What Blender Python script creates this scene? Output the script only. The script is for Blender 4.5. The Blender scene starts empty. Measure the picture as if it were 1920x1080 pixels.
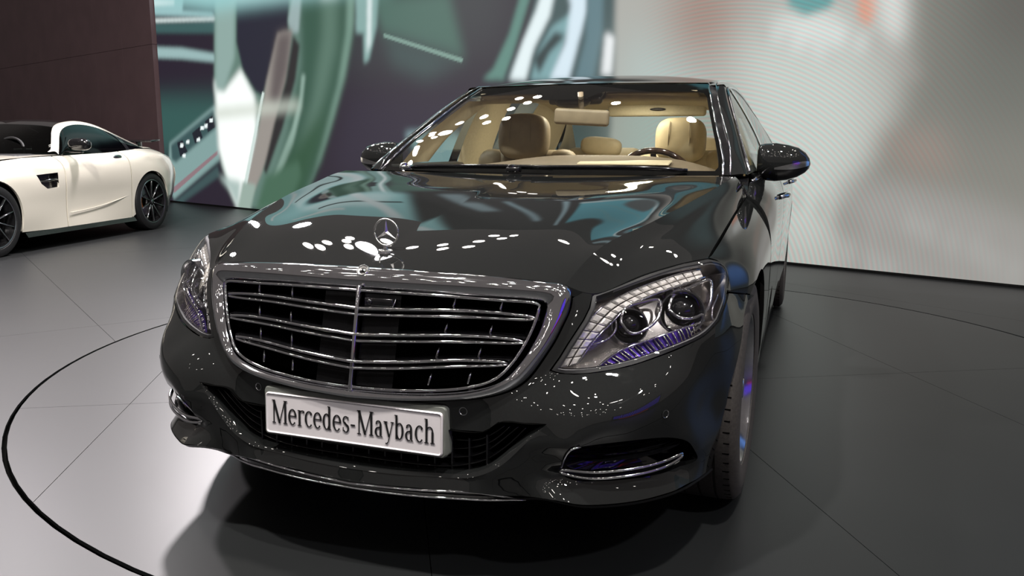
import bpy, bmesh, math, random
import numpy as np
from mathutils import Matrix, Vector
from mathutils.geometry import delaunay_2d_cdt
random.seed(7)
SC=bpy.context.scene; COL=SC.collection
# ---------------- camera, world, exposure, large lights ----------------
cd=bpy.data.cameras.new('camera'); cam=bpy.data.objects.new('camera',cd); COL.objects.link(cam)
_y,_p,_r=.34601757,.17283761,-.00334297
_f=np.array([-math.sin(_y)*math.cos(_p),math.cos(_y)*math.cos(_p),-math.sin(_p)])
_a=np.array([math.cos(_y),math.sin(_y),0.]);_d=np.cross(_f,_a)
_R=math.cos(_r)*_a+math.sin(_r)*_d;_D=-math.sin(_r)*_a+math.cos(_r)*_d
cam.matrix_world=Matrix(((_R[0],-_D[0],-_f[0],1.0875761),(_R[1],-_D[1],-_f[1],-1.7899345),(_R[2],-_D[2],-_f[2],1.1205112),(0,0,0,1)))
cd.sensor_width=36; cd.lens=36*1554.826/1920; cd.clip_start=.05; SC.camera=cam
SC.view_settings.view_transform='Standard'; SC.view_settings.look='None'
SC.view_settings.exposure=0.0; SC.view_settings.gamma=1; SC.view_settings.use_curve_mapping=False
try:
    SC.cycles.max_bounces=10; SC.cycles.transparent_max_bounces=24; SC.cycles.glossy_bounces=5
    SC.cycles.sample_clamp_indirect=6; SC.cycles.caustics_reflective=False; SC.cycles.caustics_refractive=False
except Exception: pass
W=bpy.data.worlds.new('hall_air'); SC.world=W; W.use_nodes=True
W.node_tree.nodes['Background'].inputs[0].default_value=(1,.90,.86,1); W.node_tree.nodes['Background'].inputs[1].default_value=.12
def look(o,t):
    o.rotation_euler=(Vector(t)-o.location).to_track_quat('-Z','Y').to_euler()
import random
def area(name,loc,to,size,power,col=(1,.95,.88),spread=180,size_y=None):
    l=bpy.data.lights.new(name,'AREA'); l.shape='DISK'; l.size=size; l.energy=power; l.color=col; l.spread=math.radians(spread)
    if size_y: l.shape='ELLIPSE'; l.size_y=size_y
    o=bpy.data.objects.new(name,l); o.location=loc; COL.objects.link(o); look(o,to); return o
area('stage_spot_key',(-5.6,6.6,4.6),(-1.6,1.0,0),.5,430,(1,.93,.95))
area('stage_spot_key',(-7.5,4.5,5.2),(-2.6,.6,0),.5,280,(1,.93,.96))
area('stage_spot_coupe',(-3.5,1.5,6.5),(-7,5,.6),.6,420)
area('stage_spot_front',(-1.6,-1.8,7.2),(0,.4,.6),.32,520)
area('stage_spot_front',(2.0,-1.4,7.4),(0,.4,.6),.32,420)
# the row of lamps hung over the LED wall and above the stage
for x,y in ((-6.92,7.23),(-6.62,7.3),(-6.6,7.75),(-6.24,8.15),(-6.0,7.7),(-5.5,8.75),(-4.74,8.54),(-4.42,7.86),(-3.85,7.75),(4.92,3.5),(4.6,3.4),(4.55,4.45),(3.74,4.26),(3.9,3.45),(-6.3,8.5),(-4.1,9.7),(-3.55,9.5),(-4.0,8.6),(-3.65,8.95),(3.8,11.5),(-1.5,8.2),(.4,7.4),(1.9,6.6)):
    area('ceiling_spot',(x,y,7.4),(x*.25,y*.3,.5),.22,6,(1,.94,.86))
area('ceiling_spot',(-5.68,7.96,7.4),(-1,1,.8),.42,22,(1,.96,.98))
rl=random.Random(3)
area('side_fill',(5.5,-3.0,6.5),(.9,.8,.4),.3,260,(1,.97,.94))  # added lamp to brighten the front wheel and right flank
for i in range(11):
    for j in range(7):
        area('hall_spot',(-9+i*1.85+rl.uniform(-.8,.8),-11+j*1.75+rl.uniform(-.8,.8),6.8+rl.uniform(-.9,.9)),(-9+i*1.85,-11+j*1.75,0),.17,3.2,(1,.94,.86))

# ---------------- geometry helpers ----------------
def ncs(x,y,xq):
    x=np.asarray(x,float);y=np.asarray(y,float);xq=np.asarray(xq,float);n=len(x)
    if n==2:
        t=((xq-x[0])/(x[1]-x[0]))[:,None];return y[0]*(1-t)+y[1]*t
    h=np.diff(x);A=np.zeros((n,n));b=np.zeros_like(y)
    A[0,0]=A[-1,-1]=1
    for i in range(1,n-1):
        A[i,i-1]=h[i-1];A[i,i]=2*(h[i-1]+h[i]);A[i,i+1]=h[i]
        b[i]=6*((y[i+1]-y[i])/h[i]-(y[i]-y[i-1])/h[i-1])
    m=np.linalg.solve(A,b)
    i=np.clip(np.searchsorted(x,xq)-1,0,n-2);d=(xq-x[i])[:,None];hi=h[i][:,None];e=hi-d
    return (m[i]*e**3+m[i+1]*d**3)/(6*hi)+(y[i]/hi-m[i]*hi/6)*e+(y[i+1]/hi-m[i+1]*hi/6)*d
def chord(P):
    P=np.asarray(P,float);return np.r_[0,np.cumsum(np.linalg.norm(np.diff(P,axis=0),axis=1)**.8)]
def crv(P,n,lin=False):
    P=np.asarray(P,float);t=chord(P)
    q=np.linspace(0,t[-1],n)
    if lin: return np.stack([np.interp(q,t,P[:,k]) for k in range(P.shape[1])],1)
    return ncs(t,P,q)
def tens(rows,nu,nv):
    G=np.array([np.asarray(r,float) for r in rows])
    tv=np.mean([chord(r)/max(chord(r)[-1],1e-9) for r in G],0)
    G=np.stack([ncs(tv,r,np.linspace(0,1,nv)) for r in G])
    tu=np.mean([chord(G[:,j])/max(chord(G[:,j])[-1],1e-9) for j in range(G.shape[1])],0)
    return np.stack([ncs(tu,G[:,j],np.linspace(0,1,nu)) for j in range(G.shape[1])],1)
YC=1.2
def todom(P):
    P=np.atleast_2d(np.asarray(P,float));return np.c_[np.arctan2(P[:,0],YC-P[:,1])*.9,P[:,2]]
class Skin:
    def __init__(s,pts,lam=2e-5):
        P=np.unique(np.round(np.asarray(pts,float),4),axis=0)
        d=todom(P);keep=[]
        for i in range(len(d)):
            if all(np.hypot(*(d[i]-d[j]))>.006 for j in keep): keep.append(i)
        P=P[keep];P=np.r_[P,P[P[:,0]>.004]*[-1,1,1]]
        s.d=todom(P);r=np.hypot(P[:,0],YC-P[:,1]);n=len(P)
        K=s.k(s.d,s.d)+lam*np.eye(n);Q=np.c_[np.ones(n),s.d]
        A=np.block([[K,Q],[Q.T,np.zeros((3,3))]])
        s.w=np.linalg.solve(A,np.r_[r,0,0,0])
    def k(s,a,b):
        q=((a[:,None]-b[None])**2).sum(-1);return .5*q*np.log(q+1e-12)
    def r(s,u):
        u=np.atleast_2d(u);return s.k(u,s.d)@s.w[:-3]+s.w[-3]+u@s.w[-2:]
    def pos(s,u,off=0):
        u=np.atleast_2d(np.asarray(u,float));r=s.r(u);f=u[:,0]/.9
        P=np.c_[r*np.sin(f),YC-r*np.cos(f),u[:,1]]
        if np.any(off): P=P+s.nor(u)*np.reshape(off,(-1,1))
        return P
    def nor(s,u):
        u=np.atleast_2d(np.asarray(u,float));e=2e-3
        a=s.pos(u+[e,0])-s.pos(u-[e,0]);b=s.pos(u+[0,e])-s.pos(u-[0,e])
        n=np.cross(a,b);return n/np.linalg.norm(n,axis=1)[:,None]
def skinpts(D):
    return D['grille_out']+D['hl_in']+D['hl_bot']+D['hl_rear']+D['hl_top']+D['skin']

D=dict(
grille_out=[(0.0,0.1092,0.7996),(0.1207,0.1113,0.7987),(0.251,0.1184,0.7957),(0.3813,0.1335,0.7896),(0.4816,0.1558,0.7805),(0.5218,0.17,0.7733),(0.5368,0.174,0.7612),(0.5398,0.17,0.7431),(0.5378,0.1609,0.714),(0.5277,0.1457,0.683),(0.5096,0.1265,0.6378),(0.4874,0.1082,0.5967),(0.4652,0.0931,0.5606),(0.4411,0.0769,0.5345),(0.4059,0.0556,0.5156),(0.3506,0.0384,0.5006),(0.2502,0.0212,0.4877),(0.1198,0.0101,0.4798),(0.0,0.006,0.4779)],
grille_in=[(0.0,0.0708,0.7477),(0.1206,0.0738,0.7478),(0.2509,0.085,0.7458),(0.3812,0.1062,0.7406),(0.4565,0.1234,0.7375),(0.4756,0.1285,0.7344),(0.4836,0.1305,0.7294),(0.4836,0.1275,0.7174),(0.4805,0.1234,0.7033),(0.4714,0.1133,0.6712),(0.4563,0.0981,0.6331),(0.4382,0.0819,0.599),(0.413,0.0637,0.5649),(0.3949,0.0546,0.5488),(0.3607,0.0445,0.5328),(0.3005,0.0323,0.5178),(0.2202,0.0212,0.5079),(0.1199,0.0131,0.5009),(0.0,0.0101,0.498)],
hl_in=[(0.585,0.2044,0.7499),(0.583,0.1851,0.7169),(0.5719,0.169,0.6878),(0.5588,0.1528,0.6628),(0.5417,0.1366,0.6317),(0.5256,0.1214,0.5996),(0.5075,0.1042,0.5696)],
hl_bot=[(0.5075,0.1042,0.5696),(0.5265,0.1103,0.5635),(0.5617,0.1234,0.5613),(0.619,0.1528,0.5651),(0.6793,0.1862,0.5759),(0.7376,0.2266,0.5927),(0.7949,0.2772,0.6114),(0.8472,0.3359,0.633),(0.8772,0.4088,0.6615)],
hl_rear=[(0.8772,0.4088,0.6615),(0.8872,0.4594,0.7023),(0.8861,0.4999,0.7251),(0.885,0.5302,0.751),(0.877,0.5404,0.7861),(0.8599,0.5252,0.8043),(0.8298,0.4938,0.8146)],
hl_top=[(0.8298,0.4938,0.8146),(0.7666,0.4199,0.8063),(0.7084,0.3511,0.7918),(0.6522,0.2863,0.7723),(0.585,0.2044,0.7499)],
skin=[(0.1498,0.0202,0.4525),(0.0,0.0182,0.4526),(0.0,0.0263,0.4122),(0.0,0.0242,0.372),(0.0,0.008,0.3117),(0.0,-0.0061,0.2452),(0.3034,0.0313,0.4634),(0.1996,0.0141,0.3114),(0.1496,0.0263,0.3718),(0.3001,0.0242,0.3717),(0.7749,0.2104,0.5515),(0.7186,0.1619,0.5408),(0.624,0.091,0.5142),(0.5596,0.0556,0.4843),(0.5163,0.0455,0.4511),(0.8331,0.2975,0.5558),(0.8712,0.3734,0.5601),(0.8983,0.4392,0.5394),(0.4992,0.0435,0.432),(0.468,0.0333,0.4008),(0.4166,0.0263,0.3464),(0.3693,0.0192,0.3142),(0.32,0.0202,0.2961),(0.5786,0.0374,0.4017),(0.5957,0.0485,0.4026),(0.64,0.0799,0.4043),(0.7004,0.1204,0.406),(0.7487,0.171,0.4015),(0.7818,0.2115,0.3941),(0.81,0.2469,0.3817),(0.829,0.2874,0.3582),(0.84,0.3278,0.3205),(0.845,0.3683,0.2627),(0.5373,0.0769,0.3156),(0.5895,0.1052,0.2952),(0.6338,0.1305,0.2909),(0.6972,0.171,0.2885),(0.7576,0.2266,0.288),(0.8028,0.3076,0.2874),(0.5352,0.0344,0.2614),(0.5865,0.0495,0.2521),(0.6207,0.0728,0.2449),(0.6811,0.1184,0.2394),(0.7425,0.1679,0.24),(0.8028,0.2418,0.2414),(0.8369,0.338,0.2346),(0.855,0.4088,0.229),(0.8668,0.51,0.2121),(0.4879,0.0445,0.2664),(0.4044,0.0394,0.2464),(0.4506,0.0546,0.2462),(0.3461,0.0161,0.2567),(0.2707,0.004,0.2579),(0.1824,-0.0,0.254),(0.5212,0.0495,0.3714),(0.5464,0.0546,0.3461),(0.8731,0.429,0.3883),(0.8992,0.4796,0.408),(0.9172,0.513,0.5105),(0.9282,0.5707,0.5936),(0.944,0.7124,0.6828),(0.9496,0.8591,0.7286),(0.9081,0.5707,0.6892),(0.925,0.6416,0.7086),(0.8481,0.3582,0.4292),(0.8681,0.4088,0.459),(0.878,0.4594,0.3073),(0.8326,0.5707,0.8256),(0.8476,0.5707,0.8178),(0.8625,0.5707,0.8068),(0.8775,0.5707,0.7913),(0.8897,0.5707,0.7732),(0.8987,0.5707,0.7531),(0.9042,0.5707,0.7315),(0.906,0.5707,0.7093),(0.8342,0.6213,0.833),(0.8523,0.6213,0.8247),(0.8703,0.6213,0.813),(0.8883,0.6213,0.7964),(0.903,0.6213,0.7771),(0.9139,0.6213,0.7556),(0.9205,0.6213,0.7326),(0.9228,0.6213,0.7088),(0.8356,0.6719,0.8401),(0.8562,0.6719,0.8313),(0.8766,0.6719,0.8189),(0.8972,0.6719,0.8013),(0.9139,0.6719,0.7808),(0.9262,0.6719,0.7579),(0.9338,0.6719,0.7335),(0.9363,0.6719,0.7083),(0.8369,0.7225,0.847),(0.8591,0.7225,0.8376),(0.8811,0.7225,0.8245),(0.9033,0.7225,0.806),(0.9213,0.7225,0.7843),(0.9346,0.7225,0.7602),(0.9427,0.7225,0.7345),(0.9454,0.7225,0.7078),(0.8381,0.7731,0.8535),(0.8611,0.7731,0.8437),(0.884,0.7731,0.8299),(0.9069,0.7731,0.8104),(0.9256,0.7731,0.7877),(0.9394,0.7731,0.7624),(0.9479,0.7731,0.7353),(0.9507,0.7731,0.7073),(0.8392,0.8237,0.8598),(0.8625,0.8237,0.8495),(0.8857,0.8237,0.8351),(0.909,0.8237,0.8147),(0.928,0.8237,0.7909),(0.942,0.8237,0.7644),(0.9505,0.8237,0.7361),(0.9534,0.8237,0.7068),(0.8401,0.8743,0.8658),(0.8635,0.8743,0.8551),(0.8868,0.8743,0.8401),(0.9101,0.8743,0.8188),(0.9292,0.8743,0.794),(0.9432,0.8743,0.7664),(0.9518,0.8743,0.7368),(0.9547,0.8743,0.7063),(0.841,0.9249,0.8716),(0.8643,0.9249,0.8605),(0.8875,0.9249,0.8449),(0.9108,0.9249,0.8227),(0.9297,0.9249,0.7969),(0.9437,0.9249,0.7682),(0.9523,0.9249,0.7375),(0.9551,0.9249,0.7058),(0.8418,0.9755,0.8772),(0.865,0.9755,0.8656),(0.888,0.9755,0.8494),(0.9112,0.9755,0.8265),(0.93,0.9755,0.7998),(0.9439,0.9755,0.77),(0.9524,0.9755,0.7382),(0.9553,0.9755,0.7053),(0.8426,1.0261,0.8826),(0.8656,1.0261,0.8706),(0.8884,1.0261,0.8538),(0.9114,1.0261,0.8301),(0.9301,1.0261,0.8025),(0.9439,1.0261,0.7717),(0.9524,1.0261,0.7388),(0.9552,1.0261,0.7048),(0.8433,1.0767,0.8877),(0.8661,1.0767,0.8754),(0.8888,1.0767,0.8581),(0.9116,1.0767,0.8336),(0.9302,1.0767,0.8051),(0.9439,1.0767,0.7733),(0.9523,1.0767,0.7394),(0.9551,1.0767,0.7043),(0.8439,1.1273,0.8927),(0.8666,1.1273,0.88),(0.8891,1.1273,0.8622),(0.9118,1.1273,0.837),(0.9303,1.1273,0.8076),(0.9439,1.1273,0.7749),(0.9522,1.1273,0.7399),(0.955,1.1273,0.7038),(0.8445,1.1779,0.8975),(0.8671,1.1779,0.8844),(0.8895,1.1779,0.8661),(0.912,1.1779,0.8402),(0.9303,1.1779,0.81),(0.9438,1.1779,0.7763),(0.9521,1.1779,0.7404),(0.9549,1.1779,0.7032),(0.8451,1.2285,0.9022),(0.8675,1.2285,0.8887),(0.8898,1.2285,0.8699),(0.9121,1.2285,0.8434),(0.9303,1.2285,0.8123),(0.9438,1.2285,0.7778),(0.952,1.2285,0.7409),(0.9548,1.2285,0.7027),(0.8457,1.2791,0.9067),(0.8679,1.2791,0.8929),(0.89,1.2791,0.8736),(0.9123,1.2791,0.8464),(0.9304,1.2791,0.8145),(0.9437,1.2791,0.7791),(0.9519,1.2791,0.7413),(0.9546,1.2791,0.7022),(0.8463,1.3297,0.911),(0.8684,1.3297,0.897),(0.8903,1.3297,0.8772),(0.9124,1.3297,0.8493),(0.9304,1.3297,0.8167),(0.9437,1.3297,0.7805),(0.9518,1.3297,0.7417),(0.9545,1.3297,0.7017),(0.8469,1.3803,0.9153),(0.8688,1.3803,0.9009),(0.8906,1.3803,0.8807),(0.9126,1.3803,0.8522),(0.9304,1.3803,0.8188),(0.9436,1.3803,0.7817),(0.9517,1.3803,0.7421),(0.9544,1.3803,0.7012),(0.8475,1.4309,0.9195),(0.8693,1.4309,0.9047),(0.891,1.4309,0.8841),(0.9128,1.4309,0.8549),(0.9305,1.4309,0.8209),(0.9435,1.4309,0.783),(0.9516,1.4309,0.7425),(0.9543,1.4309,0.7006),(0.8481,1.4815,0.9235),(0.8698,1.4815,0.9085),(0.8913,1.4815,0.8875),(0.9129,1.4815,0.8577),(0.9305,1.4815,0.8229),(0.9435,1.4815,0.7842),(0.9514,1.4815,0.7428),(0.9541,1.4815,0.7001),(0.9538,1.2184,0.5521),(0.9533,1.4208,0.55),(0.9477,1.2589,0.4209),(0.9463,1.4208,0.4193),(0.9346,1.2589,0.3002),(0.9332,1.4208,0.2986),(0.9165,1.2589,0.1995),(0.9131,1.4208,0.198)],
crease=[(0.5218,0.17,0.7733),(0.5469,0.2469,0.8178),(0.5799,0.3582,0.859),(0.6229,0.4776,0.8809),(0.6649,0.6092,0.9037),(0.6928,0.7013,0.9188),(0.7336,0.8784,0.9441),(0.7743,1.0939,0.971),(0.8021,1.2538,0.9924),(0.8159,1.3702,1.0022)],
lip=[(0.0,-0.0061,0.2452),(0.0991,-0.0041,0.2491),(0.1824,-0.0,0.254),(0.2707,0.008,0.2579),(0.3461,0.0242,0.2567),(0.4044,0.0394,0.2504),(0.4506,0.0475,0.2503),(0.4879,0.0465,0.2573),(0.5352,0.0384,0.2614),(0.5865,0.0506,0.2521),(0.6207,0.0728,0.2449),(0.6811,0.1184,0.2394),(0.7425,0.1679,0.24),(0.8028,0.2418,0.2414),(0.8369,0.338,0.2346),(0.855,0.4088,0.229),(0.8668,0.51,0.2121)],
edgeE=[(0.5163,0.0455,0.4511),(0.4992,0.0435,0.432),(0.468,0.0333,0.4008),(0.4166,0.0263,0.3464),(0.3693,0.0192,0.3142),(0.32,0.0161,0.2961),(0.2497,0.0101,0.2902),(0.1734,0.006,0.2853),(0.0791,0.002,0.2814),(0.0,-0.0,0.2805)],
edgeF=[(0.5083,0.0647,0.452),(0.4731,0.0566,0.4248),(0.4429,0.0495,0.3976),(0.3845,0.0384,0.3423),(0.3593,0.0344,0.3242),(0.308,0.0323,0.3051),(0.2498,0.0263,0.2991),(0.1735,0.0212,0.2952),(0.0791,0.0172,0.2913),(0.0,0.0161,0.2904)],
intop=[(0.5163,0.0455,0.4511),(0.461,0.0344,0.4482),(0.3977,0.0263,0.4453),(0.3746,0.0242,0.4271),(0.3575,0.0242,0.4181),(0.2771,0.0192,0.4131),(0.1497,0.0091,0.4123),(0.0,0.004,0.4124)],
fog=[(0.5413,0.0698,0.3359),(0.5575,0.0495,0.3713),(0.5786,0.0374,0.3997),(0.5957,0.0485,0.4026),(0.64,0.0799,0.4043),(0.7004,0.1204,0.406),(0.7487,0.171,0.4015),(0.7818,0.2115,0.3941),(0.81,0.2469,0.3817),(0.829,0.2874,0.3582),(0.84,0.3278,0.3205),(0.841,0.3531,0.2931),(0.8129,0.2975,0.2844),(0.7576,0.2266,0.287),(0.6972,0.171,0.2875),(0.6338,0.1305,0.2889),(0.5895,0.1052,0.2931),(0.5513,0.0829,0.3085)],
fogchrome=[(0.5373,0.085,0.3226),(0.5614,0.0971,0.3165),(0.6097,0.1103,0.3113),(0.6741,0.1416,0.312),(0.7365,0.1831,0.3167),(0.7888,0.2347,0.3253),(0.8179,0.2823,0.334)],
seam=[(0.8851,0.51,0.721),(0.9061,0.5707,0.7093),(0.925,0.6416,0.6966),(0.944,0.7124,0.6828)],
chrome_up=[(0.0,-0.0102,0.2473),(0.1824,-0.0021,0.254),(0.2707,0.0101,0.2579),(0.3461,0.0303,0.2566),(0.4044,0.0546,0.2463),(0.4506,0.09,0.2308)],
chrome_lo=[(0.0,-0.0102,0.2372),(0.1361,-0.0041,0.237),(0.2878,0.0121,0.2417),(0.3762,0.0445,0.2373),(0.4204,0.0708,0.234),(0.4506,0.09,0.2298)],
bars=[[(0.0,0.0576,0.6916),(0.1505,0.0667,0.6966),(0.3009,0.088,0.7005),(0.4112,0.1123,0.6963),(0.4685,0.1275,0.6932)],[(0.0,0.0374,0.6265),(0.1503,0.0455,0.6345),(0.3008,0.0678,0.6413),(0.4011,0.09,0.6392),(0.4453,0.1042,0.636)],[(0.0,0.0182,0.5593),(0.1502,0.0253,0.5703),(0.2806,0.0445,0.5822),(0.3609,0.0627,0.585),(0.4121,0.0819,0.5838)]],
struts=[[(0.3631,0.1356,0.7162),(0.2418,0.1173,0.7183)],[(0.3459,0.1092,0.6611),(0.2306,0.091,0.6602)],[(0.3258,0.0829,0.607),(0.2164,0.0698,0.6011)],[(0.3056,0.0657,0.5467),(0.2032,0.0506,0.5368),(0.0989,0.0384,0.5339)]],
ws_edge=[(0.7482,1.5675,0.9999),(0.7379,1.6778,1.0568),(0.7025,1.8135,1.1425),(0.6529,2.0179,1.2473),(0.6134,2.2102,1.3381),(0.583,2.3721,1.4033)],
ws_mid=[(0.0,1.4208,0.9981),(0.0,1.5422,1.0648),(0.0,1.6839,1.1433),(0.0,1.8964,1.25),(0.0,2.0988,1.3378),(0.0,2.2759,1.4068)],
cream=[(0.7149,1.6536,1.017),(0.7148,1.7052,1.0344),(0.6803,1.8904,1.1205),(0.6408,2.0624,1.2137),(0.6044,2.2132,1.302)],
pil2=[(0.7782,1.5979,0.9996),(0.773,1.6596,1.0571),(0.7436,1.8195,1.1425),(0.6759,2.0756,1.2837),(0.6262,2.3367,1.3938)],
win=[(0.8453,1.6333,0.9994),(0.82,1.7477,1.0562),(0.7846,1.8701,1.132),(0.736,2.0644,1.2369),(0.6671,2.3782,1.3834)],
star=[(0.0,0.2135,0.8798)],
ornbase=[(0.0,0.2064,0.8247)],
emblem=[(0.0,0.1012,0.7896)],
sensors=[(0.3034,0.0313,0.4634),(0.7698,0.1963,0.4639)],
plate=[(0.2592,0.0121,0.4626),(0.2599,0.007,0.3497)],
mirror=[(1.0693,1.9531,1.0485),(0.8626,1.9572,1.1212),(0.8596,1.9572,0.9668)],
shut=[(0.8298,0.4938,0.8146),(0.833,0.5808,0.8271),(0.8362,0.6922,0.8429),(0.839,0.8136,0.8586),(0.8417,0.9654,0.8761),(0.8438,1.1172,0.8917),(0.8456,1.269,0.9058),(0.8467,1.3702,0.9145)],
hoodc=[(0.0,0.1092,0.7996),(0.0,0.1609,0.8141),(0.0,0.257,0.8412),(0.0,0.429,0.8795),(0.0,0.6618,0.9202),(0.0,0.9654,0.958),(0.0,1.2184,0.9833),(0.0,1.3904,0.9984)])
E=dict(
drl_out=[(0.5186,0.133,0.5741),(0.5314,0.147,0.601),(0.5472,0.1623,0.633),(0.5655,0.1817,0.668),(0.5863,0.2052,0.6991),(0.6042,0.2286,0.72),(0.6299,0.2646,0.7396),(0.662,0.307,0.7572),(0.696,0.3452,0.7709),(0.7306,0.3852,0.7829),(0.7658,0.4275,0.7931),(0.8091,0.4715,0.7984)],
drl_in=[(0.5599,0.157,0.5823),(0.5753,0.175,0.6085),(0.5913,0.1911,0.6337),(0.6101,0.21,0.6587),(0.6288,0.2304,0.6801),(0.6416,0.2482,0.6983),(0.668,0.2829,0.7215),(0.6987,0.318,0.7384),(0.7276,0.3481,0.7494),(0.7569,0.3794,0.7586),(0.7864,0.4134,0.7676),(0.8223,0.458,0.7774)],
proj=[(0.6748,0.2638,0.6821),(0.7918,0.3662,0.7151)],
refl=[(0.595,0.1682,0.5707),(0.6276,0.2005,0.5968),(0.662,0.2277,0.6176),(0.6975,0.2524,0.6307),(0.757,0.2964,0.6504),(0.8016,0.3356,0.6633),(0.8422,0.3888,0.6717),(0.8446,0.3773,0.6492),(0.82,0.3347,0.6314),(0.7765,0.2893,0.6134),(0.7329,0.2505,0.5977),(0.6731,0.2118,0.5844),(0.6313,0.187,0.5746)],
lensring1=[(0.6467,0.243,0.6789),(0.6482,0.2565,0.7041),(0.6624,0.2768,0.7188),(0.6914,0.3035,0.7265),(0.725,0.3276,0.728),(0.7314,0.315,0.7061),(0.72,0.2882,0.6754),(0.6975,0.2655,0.6574),(0.6705,0.2473,0.6521)],
lensring2=[(0.7501,0.3268,0.7052),(0.7547,0.3553,0.7358),(0.774,0.3841,0.75),(0.8033,0.4203,0.7603),(0.8362,0.463,0.7666),(0.8441,0.4388,0.731),(0.8394,0.4033,0.6973),(0.8201,0.369,0.6846),(0.7775,0.3315,0.6852)],
whiteline=[(0.86,0.4691,0.7288),(0.8543,0.4346,0.7071),(0.852,0.4169,0.6885),(0.8573,0.4106,0.6613),(0.8645,0.4161,0.6426)],
turn=[(0.6371,0.239,0.6859),(0.6393,0.2318,0.6633),(0.629,0.2189,0.6445),(0.612,0.2046,0.6324),(0.5917,0.1899,0.6271)])
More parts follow.
